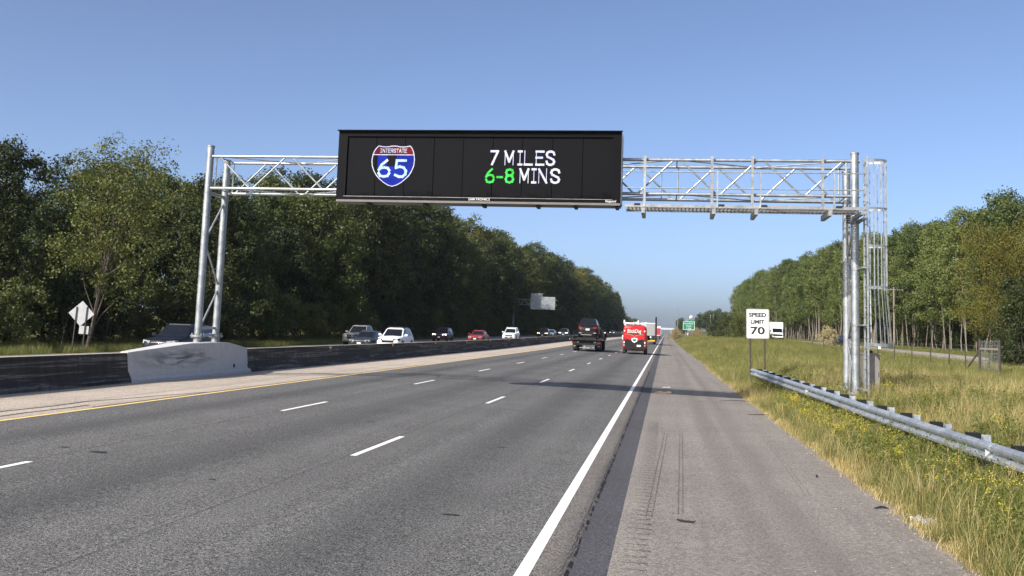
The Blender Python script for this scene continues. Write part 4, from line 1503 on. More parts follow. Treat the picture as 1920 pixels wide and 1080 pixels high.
# --- vehicles on the side road at the right
x, y = at_dir(1455, 190)
x = 20.9+1.6
y = y
bt = thing('delivery_truck', 'white box truck on the side road half hidden by the speed limit sign', 'truck', (at_dir(1456, 190)[0], at_dir(1456, 190)[1], land_h(*at_dir(1456, 190))+.1), math.pi)
MB().box((0, -2.2, 2.15), (2.4, 4.6, 2.5)).build('box', 'p_white', bt)
MB().loft([[(-1.05, .25, .5), (1.05, .25, .5), (1.05, .25, 2.25), (-1.05, .25, 2.25)], [(-1.05, 1.1, .5), (1.05, 1.1, .5), (.98, .8, 2.25), (-.98, .8, 2.25)],
           [(-1.0, 2.1, .5), (1.0, 2.1, .5), (.95, 1.55, 1.42), (-.95, 1.55, 1.42)], [(-.95, 2.5, .55), (.95, 2.5, .55), (.9, 2.4, 1.2), (-.9, 2.4, 1.2)]]).build('cab', 'p_white', bt, 40)
m = MB()
pane(m, [(.97, 1.58, 1.45), (-.97, 1.58, 1.45), (-.98, .82, 2.23), (.98, .82, 2.23)], (.05, .05), (.02, .05), .03, .01)
m.build('windshield', 'glass_dark', bt)
MB().box((0, 2.47, .95), (1.5, .08, .34)).build('grille', 'black_plastic', bt)
for s in (-1, 1):
    wheel(bt, s*.95, 1.5, .42, .26, s)
    wheel(bt, s*1.0, -3.0, .42, .4, s)
    MB().box((s*1.25, .9, 1.7), (.2, .1, .35)).build('mirror', 'black_plastic', bt)
    MB().box((s*.82, 2.46, .95), (.22, .08, .2)).build('headlight', 'head_off', bt)
MB().box((0, -1.5, .5), (.9, 6, .25)).build('chassis', 'dark_steel', bt)
sx_, sy_ = at_dir(1579, 128)
car('sedan', 'dark car on the side road peeking out beside the right gantry post', 'sedan', 'p_navy', (sx_+.3, sy_, land_h(sx_, sy_)+.1), R_(8), 'head_off')

# ---------------------------------------------------------------- trees
def leaf_cloud(centres, radii, per, size, rg, flat=.9, up=.35):
    """diamond leaves gathered in clumps; returns V, F"""
    C = np.repeat(np.asarray(centres), per, 0)
    Rr = np.repeat(np.asarray(radii), per)[:, None]
    n = len(C)
    d = rg.normal(size=(n, 3))
    d /= np.linalg.norm(d, axis=1, keepdims=True)
    rad = rg.random(n)[:, None]**.45
    P = C + d*rad*Rr*np.array([1, 1, flat])
    nrm = d*.8 + rg.normal(size=(n, 3))*.8 + np.array([0, 0, up])
    nrm /= np.linalg.norm(nrm, axis=1, keepdims=True)
    a = np.cross(nrm, rg.normal(size=(n, 3)))
    a /= np.linalg.norm(a, axis=1, keepdims=True)
    b = np.cross(nrm, a)
    s = size*(.6+.8*rg.random(n))[:, None]
    V = np.stack([P-a*s, P-b*s*.62+nrm*s*.12, P+a*s, P+b*s*.62+nrm*s*.12], 1).reshape(-1, 3)
    F = np.arange(4*n).reshape(n, 4)
    return V, F

def limb_pts(a, b, rg, sag=.06, n=4):
    a, b = Vector(a), Vector(b)
    L = (b-a).length
    return [a.lerp(b, k/n)+Vector(rg.normal(size=3))*L*sag*(0 < k < n) for k in range(n+1)]

def make_tree(seed, H, W, base, nlobe, clumps, per, leaf, clump_r, leafmat, barkmat='bark', trunks=1, lean=.3, r0=.2, shape='round', sub='broadleaf_tree'):
    """returns (trunk mesh, crown mesh) for a tree of height H, crown width W, foliage from height base up"""
    rg = np.random.default_rng(seed)
    lobes = []
    for k in range(nlobe):
        t = (k+.5)/nlobe
        z = base + (H-base)*(.12+.80*t)
        if shape == 'round':
            prof = math.sin(math.pi*min(.97, .22+.70*t))**.7
        elif shape == 'cone':
            prof = 1.05-t*.85
        elif shape == 'wall':
            prof = .85 if t < .75 else .85*(1-(t-.75)/.25*.6)
        else:
            prof = .55+.45*t
        a = k*2.399+rg.uniform(-.5, .5)
        rr = W/2*prof*(.35+.3*rg.random())
        lr = W*.5*(.38+.22*rg.random())*(.75+.25*prof)
        lobes.append((np.array([math.cos(a)*rr, math.sin(a)*rr, min(z, H-lr*.75)]), lr))
    cs, rs = [], []
    for c, lr in lobes:
        m = max(3, int(clumps/nlobe))
        d = rg.normal(size=(m, 3))
        d /= np.linalg.norm(d, axis=1, keepdims=True)
        d[:, 2] = d[:, 2]*.85+.08
        q = c + d*lr*(.72+.40*rg.random(m))[:, None]
        q[:, 2] = np.maximum(q[:, 2], base*.7+.15)
        cs.append(q)
        rs.append(clump_r*(.55+.8*rg.random(m)))
    cs, rs = np.concatenate(cs), np.concatenate(rs)
    V, F = leaf_cloud(cs, rs, per, leaf, rg)
    crown = raw_mesh('crown', V, F, leafmat)
    stems = []
    for k in range(trunks):
        m = MB()
        ang = rg.uniform(0, 6.28)
        off = (0 if trunks == 1 else rg.uniform(.4, W*.42))
        b0 = Vector((math.cos(ang)*off, math.sin(ang)*off, -.3))
        topz = H*(.75 if trunks == 1 else rg.uniform(.5, .72))
        tip = b0 + Vector((rg.normal()*lean, rg.normal()*lean, topz))
        pts = limb_pts(b0, tip, rg, .007 if trunks > 1 else .018, 6)
        rr0 = r0*(1 if trunks == 1 else rg.uniform(.5, 1))
        m.tube(pts, [rr0*(1-.75*i/6) for i in range(7)], 6, False)
        if trunks == 1:
            for c, lr in lobes[::1]:
                i = min(5, max(1, int(6*c[2]/H*.7)))
                m.tube(limb_pts(pts[i], c, rg, .05, 3), [rr0*.38, rr0*.28, rr0*.18, rr0*.07], 5, False)
        else:
            for _ in range(3):
                i = rg.integers(2, 6)
                d = Vector((rg.normal(), rg.normal(), .8)).normalized()*rg.uniform(1, 2.2)
                m.tube(limb_pts(pts[i], pts[i]+d, rg, .08, 3), [rr0*.35, rr0*.25, rr0*.15, rr0*.06], 4, False)
        me = bpy.data.meshes.new('trunk')
        me.from_pydata(m.v, [], m.f)
        me.polygons.foreach_set('use_smooth', [True]*len(me.polygons))
        me.materials.append(MT[barkmat])
        stems.append(me)
    return stems, crown

def plant(name, protos, k, loc, scale, label, cat, group=None, rz=None):
    t = thing(name, label, cat, loc, rng.uniform(0, 6.28) if rz is None else rz, group)
    t.scale = scale if isinstance(scale, tuple) else (scale,)*3
    tr_, cr_ = protos[k]
    for st_ in tr_:
        link('trunk', st_, t)
    link('crown', cr_, t)
    return t

# prototypes, unit heights in metres
LF = [make_tree(100+k, 14, 8.5, .6, 13, 390, 68, .112, .74, ['leaf_dark', 'leaf_mid', 'leaf_dark', 'leaf_mid', 'leaf_light'][k % 5], r0=.2, shape='wall') for k in range(5)]
LF += [make_tree(130+k, 14, 7.5, .5, 12, 340, 66, .11, .70, ['leaf_warm', 'leaf_dark', 'leaf_light'][k], r0=.2, shape=['round', 'cone', 'round'][k]) for k in range(3)]
LT = [make_tree(140+k, 17, 8.5, 3.0, 12, 340, 68, .12, .78, ['leaf_mid', 'leaf_dark', 'leaf_light'][k % 3], r0=.24, shape='round') for k in range(3)]
LOOSE = [make_tree(160, 14.5, 9.5, 3.2, 15, 260, 60, .085, .75, 'leaf_light', 'bark', r0=.17, shape='vase')]
SHRUB = [make_tree(180+k, 4.2, 4.6, .1, 6, 100, 90, .08, .55, ['leaf_mid', 'leaf_light', 'leaf_dark'][k], trunks=3, r0=.05, lean=.5) for k in range(3)]
RF = [make_tree(200+k, 16, 8.5, 2.8, 13, 400, 72, .112, .74, ['leaf_sun', 'leaf_sun', 'leaf_sun_dark', 'leaf_sun'][k], 'bark_pale', trunks=4, lean=.6, r0=.10, shape='round') for k in range(4)]
RB = [make_tree(220+k, 17, 9, .6, 11, 320, 70, .13, .85, ['leaf_sun_dark', 'leaf_sun'][k], r0=.24, shape='wall') for k in range(2)]
OL = [make_tree(240, 10.5, 8, 1.5, 12, 300, 150, .05, .75, 'leaf_olive', r0=.16)]
BUSH = [make_tree(250, 6.5, 5.5, .2, 8, 180, 90, .085, .6, 'leaf_dark', trunks=4, r0=.05, lean=.9)]
FAR = [make_tree(260+k, 14, 10, 1.5, 9, 90, 40, .38, 1.5, 'leaf_far', r0=.25) for k in range(2)]
BRUSH = [make_tree(270, 3, 3.6, .1, 5, 60, 60, .08, .5, 'brush_tan', trunks=4, r0=.03)]

def zone(x, y, right=False):
    d = Vector((x, y, 4-CAM_H))
    px = 960+1874.5*d.dot(_R2)/d.dot(_F)
    tab = ((1430, 'beyond the speed limit sign'), (1585, 'left of the right gantry posts'), (1690, 'behind the caged ladder'),
           (9999, 'right of the nearest utility pole')) if right else \
          ((230, 'around the diamond sign'), (430, 'behind the left gantry posts'), (640, 'below the left truss'), (780, 'behind the grey pickup and white crossover'),
           (900, 'behind the maroon SUV and red sedan'), (1050, 'behind the overhead sign'), (9999, 'at the far end past the overhead sign'))
    for lim, txt in tab:
        if px < lim:
            return txt
GLF = 'trees of the shaded forest beyond the opposite carriageway'
def left_front(y):
    return interp(y, [(20, -43), (52, -43), (90, -42), (125, -39), (200, -37.5), (300, -35.5), (450, -33.5), (640, -32)])
def left_h(y):
    return interp(y, [(20, 10.3), (50, 10.3), (66, 10.6), (76, 13.2), (105, 17.5), (165, 21), (210, 22), (280, 22.5), (370, 23.5), (460, 25), (600, 23)])
kinds_txt = ['dark leafy tree', 'mid green leafy tree', 'dense dark tree', 'bushy green tree', 'light green tree']
y = 47
i = 0
while y < 640:
    x = left_front(y) + rng.uniform(-2.6, 1.6)
    k = rng.randrange(8)
    s = left_h(y)/14*rng.choice((.72, .85, .95, 1.02, 1.08))
    wd = s*rng.uniform(.85, 1.25)
    plant('broadleaf_tree', LF, k, (x, y, z_land(x, y)), (wd, wd, s), 'front row tree of the left forest '+zone(x, y), 'tree', 'front row of the left forest '+zone(x, y))
    y += rng.uniform(4.6, 7.6) if y < 150 else rng.uniform(5.6, 8.6)
    i += 1
y = 45
while y < 640:
    x = left_front(y) - 6.5 + rng.uniform(-1.5, 1.5)
    s = left_h(y)/17*rng.uniform(.84, 1.16)
    plant('broadleaf_tree', LT, rng.randrange(3), (x, y, z_land(x, y)), (s*1.15, s*1.15, s), 'taller second row tree of the left forest '+zone(x, y), 'tree', 'second row of the left forest '+zone(x, y))
    y += 6.2 if y < 150 else 8
y = 46
while y < 330:
    x = left_front(y) + 4.0 + rng.uniform(-1.0, .8)
    plant('shrub', SHRUB, rng.randrange(3), (x, y, z_land(x, y)), rng.uniform(.6, 1.25), 'leafy shrub at the left forest edge '+zone(x, y), 'shrub', 'left forest edge shrubs '+zone(x, y))
    y += rng.uniform(2.6, 5.2)
# the open crowned tree that stands clear of the forest at the far left
x, y = at_dir(165, 61)
plant('loose_tree', LOOSE, 0, (x, y, z_land(x, y)), (.92, .92, .90), 'open crowned olive green tree leaning above the diamond sign', 'tree', None, .6).rotation_euler = (R_(3), R_(7), .6)
x, y = at_dir(-15, 62)
plant('tall_tree', LT, 1, (x, y, z_land(x, y)), (.75, .75, .76), 'tall dark tree cut by the left picture edge', 'tree')
x, y = at_dir(395, 78)
plant('tall_tree', LF, 0, (x, y, z_land(x, y)), (.95, .95, .92), 'round topped tree directly behind the left gantry posts', 'tree')

# forest further on, past the end of the left wall
y = 700
while y < 1150:
    for r in range(2):
        x = -44 + (y-700)*.030 - r*9 + rng.uniform(-2, 2)
        s = interp(y, [(700, 1.35), (1150, 1.0)])*rng.uniform(.85, 1.12)
        plant('far_tree', FAR, rng.randrange(2), (x, y, z_land(x, y)), s, 'hazy far tree past the end of the left forest', 'tree', 'hazy trees past the end of the left forest')
    y += 15

# right forest
GR = 'trees with pale bare trunks along the side road'
def right_front(y):
    return interp(y, [(60, 34), (95, 33.5), (125, 32.5), (175, 31.5), (300, 31), (430, 31)])
def right_h(y):
    return interp(y, [(60, 15), (97, 15.5), (122, 15.5), (175, 17.0), (300, 19.5), (410, 21), (430, 20)])
y = 62
while y < 425:
    x = right_front(y) + rng.uniform(-.6, 1.2)
    s = right_h(y)/16*rng.choice((.74, .86, .95, 1.0, 1.06))
    plant('slender_tree', RF, rng.randrange(4), (x, y, land_h(x, y)), (s, s, s), 'slender tree with bare pale trunks '+zone(x, y, True), 'tree', 'pale trunked trees '+zone(x, y, True))
    y += 5.4
y = 58
while y < 425:
    x = right_front(y) + 5.5 + rng.uniform(-1, 1.5)
    s = right_h(y)/17*rng.uniform(.86, 1.14)
    plant('broadleaf_tree', RB, rng.randrange(2), (x, y, land_h(x, y)), (s, s, s), 'full tree at the back of the right forest '+zone(x, y, True), 'tree', 'back trees of the right forest '+zone(x, y, True))
    y += 6.6
y = 64
while y < 330:
    x = right_front(y) + 3.6 + rng.uniform(-1, 1)
    plant('shrub', SHRUB, rng.randrange(3), (x, y, land_h(x, y)), rng.uniform(.85, 1.45), 'shrub among the pale trunks '+zone(x, y, True), 'shrub', 'shrubs among the trunks '+zone(x, y, True))
    y += rng.uniform(2.0, 3.4)
x, y = at_dir(1888, 74)
plant('olive_tree', OL, 0, (x, y, land_h(x, y)), (1.05, 1.05, .98), 'rounded olive brown tree at the right picture edge', 'tree')
x, y = at_dir(1922, 58)
plant('fence_bush', BUSH, 0, (x, y, land_h(x, y)), (.72, .72, .85), 'dark straggly bush by the wire fence at the right edge', 'bush')
x, y = at_dir(1885, 66)
plant('fence_bush', BUSH, 0, (x, y, land_h(x, y)), (.40, .40, .38), 'low dark bush beside the fence gate', 'bush')
x, y = at_dir(1553, 118)
plant('bare_shrub', BRUSH, 0, (x, y, land_h(x, y)), (.8, .8, .8), 'half bare brown shrub beside the side road left of the gantry post', 'shrub')
# shrubs in the field left of the speed limit sign and further
for px, zc, s, lab in ((1352, 235, 1.15, 'rounded green shrub at the left end of the field hedge'), (1372, 215, 1.3, 'tallest green shrub of the field hedge'),
                       (1391, 205, 1.1, 'green shrub just left of the speed limit sign'), (1418, 190, .95, 'low green shrub below the speed limit sign panel'),
                       (1443, 176, .38, 'small green shrub under the white box truck'), (1338, 260, .8, 'low shrub beside the pale far road')):
    x, y = at_dir(px, zc)
    plant('field_shrub', SHRUB, rng.randrange(3), (x, y, land_h(x, y)-.2), s*1.05, lab, 'shrub')
# far clump of trees behind the guide sign
for px, zc, s in ((1276, 520, .62), (1281, 540, .5), (1309, 560, .62), (1318, 570, .8), (1327, 580, .84), (1336, 570, .80), (1345, 575, .86), (1353, 560, .70), (1363, 600, .45), (1384, 480, .9), (1378, 520, .5)):
    x, y = at_dir(px, zc)
    plant('far_tree', FAR, rng.randrange(2), (x, y, land_h(x, y)), s, 'far tree in the clump behind the green guide sign', 'tree', 'far trees behind the green guide sign')
for px, zc, s in ((1252, 430, .8), (1257, 400, 1.0), (1262, 420, 1.1), (1267, 410, 1.0), (1273, 440, .9), (1307, 430, .9), (1312, 420, .7), (1297, 450, .8)):
    x, y = at_dir(px, zc)
    x = max(x, 4.2)
    plant('dry_brush', BRUSH, 0, (x, y, land_h(x, y)), s*1.25, 'tan dry brush where the shoulder vanishes', 'brush', 'tan dry brush where the shoulder vanishes')

# ---------------------------------------------------------------- far structures
x, y = at_dir(1270.5, 480)
lp = thing('light_mast', 'tall thin light mast left of the green guide sign', 'light pole', (x, y, land_h(x, y)))
MB().tube([(0, 0, -.3), (0, 0, 14.2)], [.20, .10], 10).build('pole', 'galv_dull', lp, 40)
MB().box((0, 0, 14.2), (.7, .5, .16)).build('lamp_head', 'galv_dull', lp)
x, y = at_dir(1295.8, 1500)
wt_ = thing('water_tower', 'pale round water tower above the green guide sign', 'water tower', (x, y, land_h(x, y)))
m = MB()
r = 3.0
rings = []
for k in range(1, 12):
    a = math.pi*k/12
    rings.append([(r*math.sin(a)*math.cos(b), r*math.sin(a)*math.sin(b), 25.5-r*math.cos(a)) for b in [2*math.pi*j/20 for j in range(20)]])
m.loft(rings)
m.build('tank', simple('tank_paint', (.62, .54, .52), .5), wt_, 60)
for k in range(5):
    a = 2*math.pi*k/5+.3
    MB().tube([(3.6*math.cos(a), 3.6*math.sin(a), -.5), (2.5*math.cos(a), 2.5*math.sin(a), 24.5)], .22, 8).build('leg', 'galv_dull', wt_, 40)
MB().tube([(0, 0, 0), (0, 0, 23)], .45, 10).build('riser', 'galv_dull', wt_, 40)
x, y = at_dir(1366, 640)
hb = thing('far_building', 'brown building with pale roof on the rise right of the far trees', 'building', (x, y, land_h(x, y)))
MB().box((0, 0, 2.4), (6.5, 8, 5.4)).build('wall', simple('brick_brown', (.20, .15, .13), .8), hb)
MB().prism([(-3.7, 5.1), (3.7, 5.1), (2.4, 6.4), (-3.0, 6.8)], -4.3, 4.3).build('roof', 'p_white', hb)
for k in range(3):
    MB().box((-2.1+k*2.1, -4.03, 2.6), (1.1, .06, 1.4)).build('window', 'glass_dark', hb)
x, y = at_dir(1258, 1500)
ov = thing('overpass', 'pale blue overpass crossing the highway on the horizon', 'bridge', (x, y, 0))
MB().box((-2, 0, 9.0), (70, 9, 1.6)).build('deck', simple('bridge_concrete', (.45, .47, .48), .8), ov)
MB().box((-2, -4.3, 10.4), (70, .3, 1.0)).build('parapet', 'sign_back_pale', ov)
for k in range(5):
    MB().box((-30+k*15, 0, 4), (1.2, 6, 8.4)).build('pier', 'bridge_concrete' if 'bridge_concrete' in MT else 'sign_back_pale', ov)
# far street lamps on the rise
for px in (1332, 1337, 1360):
    x, y = at_dir(px, 520)
    t = thing('street_lamp', 'thin far street lamp in front of the far tree clump', 'street lamp', (x, y, land_h(x, y)), 0, 'far street lamps before the tree clump')
    MB().tube([(0, 0, 0), (0, 0, 9.5)], .10, 6).build('pole', 'galv_dull', t, 40)
    MB().box((0, -.4, 9.5), (.3, 1.0, .15)).build('lamp_head', 'plate', t)

# utility poles along the side road
poles = []
for k, (px, zc, h) in enumerate(((1680, 129, 7.9), (1539, 192, 8.6), (1462, 263, 9.2), (1423, 345, 9.2))):
    x, y = at_dir(px, zc)
    x = 29.2
    z = land_h(x, y)
    t = thing('utility_pole', ['nearest wooden utility pole with crossarm right of the ladder cage', 'second utility pole left of the right gantry post',
                               'utility pole right above the white box truck', 'farthest utility pole left of the box truck'][k], 'utility pole', (x, y, z))
    MB().tube([(0, 0, -.3), (0, 0, h)], [.15, .10], 10).build('pole', 'wood_pole', t, 40)
    MB().box((0, 0, h-.35), (2.3, .10, .12)).build('crossarm', 'wood_pole', t)
    for s in (-1, -.35, .35, 1):
        MB().tube([(s*1.05, 0, h-.30), (s*1.05, 0, h-.12)], .035, 6).build('insulator', 'galv_dull', t, 40)
    poles.append(Vector((x, y, z+h-.12)))
x, y = 29.2, 62
poles.insert(0, Vector((x, y, land_h(x, y)+7.8)))
pw_ = thing('power_line', 'thin power lines strung between the utility poles', 'cable', (0, 0, 0))
for s in (-1.05, 1.05):
    for a, b in zip(poles, poles[1:]):
        pts = []
        for k in range(9):
            t = k/8
            p = a.lerp(b, t)
            pts.append((p.x+s, p.y, p.z-1.0*4*t*(1-t)))
        MB().tube(pts, .012, 5, False).build('wire', 'dark_steel', pw_)

# wire fence with a gate panel
FX = 15.1
fn = thing('wire_fence', 'wire fence on thin steel posts along the field before the side road', 'fence', (0, 0, 0))
fy = [50.5, 54.2, 57.2, 61.0, 65.5, 70.3, 75.5, 81, 87, 93.5, 100.5, 108]
for y in fy:
    z = land_h(FX, y)
    MB().tube([(FX, y, z-.3), (FX+rng.uniform(-.04, .04), y+rng.uniform(-.05, .05), z+1.45)], .032, 6).build('post', 'post_rust', fn)
for zz in (.35, .65, .95, 1.2, 1.4):
    MB().tube([(FX-.03, y, land_h(FX, y)+zz) for y in fy], .006, 4, False).build('wire', 'galv_dull', fn)
gt = thing('fence_gate', 'mesh gate panel with a pale rail at the near end of the wire fence', 'gate', (FX, 49.8, land_h(FX, 49.8)))
gp = [(-.2, .9), (-.2, -.55)]
for yy_, xx_ in ((1.2, -.25), (-.4, .15)):
    MB().tube([(xx_, yy_, -.3), (xx_, yy_, 1.75)], .06, 8).build('post', 'post_rust', gt, 40)
MB().bar((-.25, 1.2, 1.3), (.15, -.4, 1.3), .05, .10).build('rail', 'wood_pole', gt)
m = MB()
for k in range(13):
    t = k/12
    m.tube([(-.25+.4*t, 1.2-1.6*t, .15), (-.25+.4*t, 1.2-1.6*t, 1.7)], .007, 4, False)
for k in range(9):
    m.tube([(-.25, 1.2, .2+k*.18), (.15, -.4, .2+k*.18)], .007, 4, False)
m.build('mesh', 'galv_dull', gt)
MB().tube([(-.25, 1.2, 1.2), (-.9, 2.0, -.1)], .04, 6).build('brace', 'post_rust', gt, 40)

# ---------------------------------------------------------------- small things on the shoulder
zb_ = z_main(3.2, 13.4)-.02
bt_ = thing('plastic_bottle', 'crumpled clear plastic bottle in the dry grass at the pavement edge', 'bottle', (3.22, 13.45, zb_+.07), R_(28))
m = MB()
rings = []
for y_, r_ in ((-.16, .03), (-.155, .072), (-.10, .078), (-.05, .066), (-.01, .058), (.03, .066), (.08, .076), (.12, .06), (.16, .03), (.20, .022)):
    rings.append([(r_*math.cos(a)*(1+.07*math.sin(3*a+y_*30)), y_, r_*math.sin(a)*(1-.18+.08*math.cos(2*a+y_*40))) for a in [2*math.pi*k/16 for k in range(16)]])
m.loft(rings)
m.build('body', 'plastic_clear', bt_, 60)
MB().cyl((0, .215, 0), (0, 1, 0), .024, .03, 12).build('cap', 'plate', bt_, 40)
def debris(name, label, cat, mb, mat, loc):
    o = mb.build(name, mat, None, 40, loc)
    tag(o, label, cat)
    return o
debris('rubber_strip', 'curled black rubber strip lying on the shoulder', 'debris', MB().tube([(-.09, .12, .01), (-.10, .04, .015), (-.06, -.03, .02), (.02, -.06, .02), (.09, -.05, .015), (.11, -.04, .03)], [.006, .011, .012, .012, .011, .006], 6), 'rubber', (.28, 12.45, z_main(.28, 12.45)-.014))
cb_ = MB()
cb_.prism([(-.33, .02), (-.10, .09), (.05, .05), (.26, .10), (.36, .02), (.1, .0), (-.1, .0)], -.16, .2)
debris('cardboard_scrap', 'flattened tan cardboard scrap on the shoulder by the gantry shadow', 'debris', cb_, simple('cardboard', (.42, .30, .20), .9), (-.05, 38.2, z_main(-.05, 38.2)-.012))
debris('paper_scrap', 'small pale paper scrap just beyond the gantry shadow', 'debris', MB().prism([(-.15, .0), (-.06, .04), (.06, .02), (.18, .05), (.18, .0)], -.06, .08), 'trailer_grey', (.05, 42.3, z_main(.05, 42)-.012))
for k, (x, y, L, a, lab) in enumerate(((2.55, 36.2, 1.3, .15, 'long dark stick at the shoulder edge near the gantry shadow'), (2.85, 30.4, .9, .3, 'short dark stick lying on the shoulder edge nearer the camera'),
                                       (2.95, 14.6, .22, .4, 'dark tyre scrap near the clear bottle'), (2.5, 17.4, .14, 1.2, 'tiny dark tyre scrap on the open shoulder'))):
    mb = MB().tube([(-L/2*math.cos(a), -L/2*math.sin(a), .015), (0, .02, .03), (L/2*math.cos(a), L/2*math.sin(a), .012)], [.008, .016, .008], 5)
    debris('stick' if k < 2 else 'tyre_scrap', lab, 'debris', mb, 'rubber' if k > 1 else 'bark', (x, y, z_main(x, y)-.014))

# ---------------------------------------------------------------- verge vegetation (instanced tufts)
def blade_mesh(name, n, h, spread, w, mat, rg, bend=.5, curl=.0):
    V, F = [], []
    for k in range(n):
        a = rg.uniform(0, 6.283)
        r = spread*math.sqrt(rg.random())
        b = np.array([r*math.cos(a), r*math.sin(a), 0])
        hh = h*rg.uniform(.45, 1.1)
        la = rg.uniform(0, 6.283)
        ln = np.array([math.cos(la), math.sin(la), 0])*hh*bend*rg.uniform(.2, 1)
        wa = la+rg.uniform(.8, 2.2)
        wd = np.array([math.cos(wa), math.sin(wa), 0])*w*.5*rg.uniform(.7, 1.3)
        o = len(V)
        for t, ws in ((0, 1), (.4, .9), (.75, .6)):
            c = b + ln*t*t + np.array([0, 0, hh*t*(1-.15*t*bend)])
            V += [c-wd*ws, c+wd*ws]
        V.append(b+ln+np.array([0, 0, hh*(1-.2*bend)]))
        F += [(o, o+1, o+3, o+2), (o+2, o+3, o+5, o+4), (o+4, o+5, o+6, o+6)]
    me = bpy.data.meshes.new(name)
    me.from_pydata([tuple(v) for v in V], [], [f if f[2] != f[3] else f[:3] for f in F])
    me.materials.append(MT[mat])
    return me

def weed_mesh(name, h, rg, flower, stem_n=6, leaf='weed_green'):
    V, F, mi = [], [], []
    def quad(c, a, b, m_):
        o = len(V)
        V.extend([c-a, c-b, c+a, c+b])
        F.append((o, o+1, o+2, o+3))
        mi.append(m_)
    for s in range(stem_n):
        a = rg.uniform(0, 6.283)
        base = np.array([rg.normal()*.06, rg.normal()*.06, 0])
        tip = base + np.array([math.cos(a)*h*.28*rg.random(), math.sin(a)*h*.28*rg.random(), h*rg.uniform(.65, 1.1)])
        wd = np.array([-math.sin(a), math.cos(a), 0])*.004
        o = len(V)
        V.extend([base-wd, base+wd, tip+wd*.5, tip-wd*.5])
        F.append((o, o+1, o+2, o+3))
        mi.append(0)
        for q in range(26):
            t = rg.uniform(.12, 1)
            c = base+(tip-base)*t + rg.normal(size=3)*.035
            d = rg.normal(size=3)
            d /= np.linalg.norm(d)
            e = np.cross(d, rg.normal(size=3))
            e /= np.linalg.norm(e)
            L = .027*rg.uniform(.6, 1.4)
            quad(c, d*L, e*L*.33, 0)
        if flower:
            for q in range(11):
                c = tip + np.array([rg.normal()*.05, rg.normal()*.05, rg.normal()*.03-.02])
                d = rg.normal(size=3)
                d /= np.linalg.norm(d)
                e = np.cross(d, rg.normal(size=3))
                e /= np.linalg.norm(e)
                quad(c, d*.0105, e*.0105, 1)
    me = bpy.data.meshes.new(name)
    me.from_pydata([tuple(v) for v in V], [], F)
    me.materials.append(MT[leaf])
    me.materials.append(MT['flower_yellow'])
    me.polygons.foreach_set('material_index', mi)
    return me

def scatter(name, pts, scl, meshes, label, cat='grass', tilt=.12):
    n = len(pts)
    pts = np.asarray(pts, np.float32)
    me = bpy.data.meshes.new(name)
    me.vertices.add(n)
    me.vertices.foreach_set('co', pts.ravel())
    rot = np.stack([nrng.normal(0, tilt, n), nrng.normal(0, tilt, n), nrng.uniform(0, 6.283, n)], 1).astype(np.float32)
    sc = np.asarray(scl, np.float32)
    if sc.ndim == 1:
        sc = np.stack([sc, sc, sc*nrng.uniform(.8, 1.2, n)], 1).astype(np.float32)
    a = me.attributes.new('rot', 'FLOAT_VECTOR', 'POINT')
    a.data.foreach_set('vector', rot.ravel())
    a = me.attributes.new('scl', 'FLOAT_VECTOR', 'POINT')
    a.data.foreach_set('vector', sc.ravel())
    a = me.attributes.new('idx', 'INT', 'POINT')
    a.data.foreach_set('value', nrng.integers(0, len(meshes), n).astype(np.int32))
    cl = bpy.data.collections.new(name+'_tufts')
    for k, ms in enumerate(meshes):
        cl.objects.link(bpy.data.objects.new('%s_tuft_%02d' % (name, k), ms))
    ob = link(name, me)
    tag(ob, label, cat, None, 'stuff')
    ng = bpy.data.node_groups.new(name, 'GeometryNodeTree')
    ng.interface.new_socket('Geometry', in_out='INPUT', socket_type='NodeSocketGeometry')
    ng.interface.new_socket('Geometry', in_out='OUTPUT', socket_type='NodeSocketGeometry')
    N, L = ng.nodes, ng.links
    gi, go = N.new('NodeGroupInput'), N.new('NodeGroupOutput')
    ip = N.new('GeometryNodeInstanceOnPoints')
    ci = N.new('GeometryNodeCollectionInfo')
    ci.inputs['Collection'].default_value = cl
    ci.inputs['Separate Children'].default_value = True
    ci.inputs['Reset Children'].default_value = True
    ip.inputs['Pick Instance'].default_value = True
    def attr(nm, ty):
        q = N.new('GeometryNodeInputNamedAttribute')
        q.data_type = ty
        q.inputs['Name'].default_value = nm
        return [s for s in q.outputs if s.enabled and s.name == 'Attribute'][0]
    L.new(gi.outputs[0], ip.inputs['Points'])
    L.new(ci.outputs[0], ip.inputs['Instance'])
    L.new(attr('idx', 'INT'), ip.inputs['Instance Index'])
    L.new(attr('rot', 'FLOAT_VECTOR'), ip.inputs['Rotation'])
    L.new(attr('scl', 'FLOAT_VECTOR'), ip.inputs['Scale'])
    L.new(ip.outputs[0], go.inputs[0])
    md = ob.modifiers.new('scatter', 'NODES')
    md.node_group = ng
    return ob

rg = np.random.default_rng(5)
TG = [blade_mesh('tuft', 38, .40, .18, .005, 'grass_green', rg, .65) for _ in range(4)]
TO = [blade_mesh('tuft', 38, .46, .19, .005, 'grass_olive', rg, .6) for _ in range(3)]
TD = [blade_mesh('tuft', 34, .50, .20, .0045, 'grass_dry', rg, .65) for _ in range(4)]
TS = [blade_mesh('tuft', 30, .16, .17, .006, 'grass_dry', rg, 1.1) for _ in range(3)]
WF = [weed_mesh('weed', .62, rg, True) for _ in range(3)]
WG = [weed_mesh('weed', .55, rg, False) for _ in range(3)]

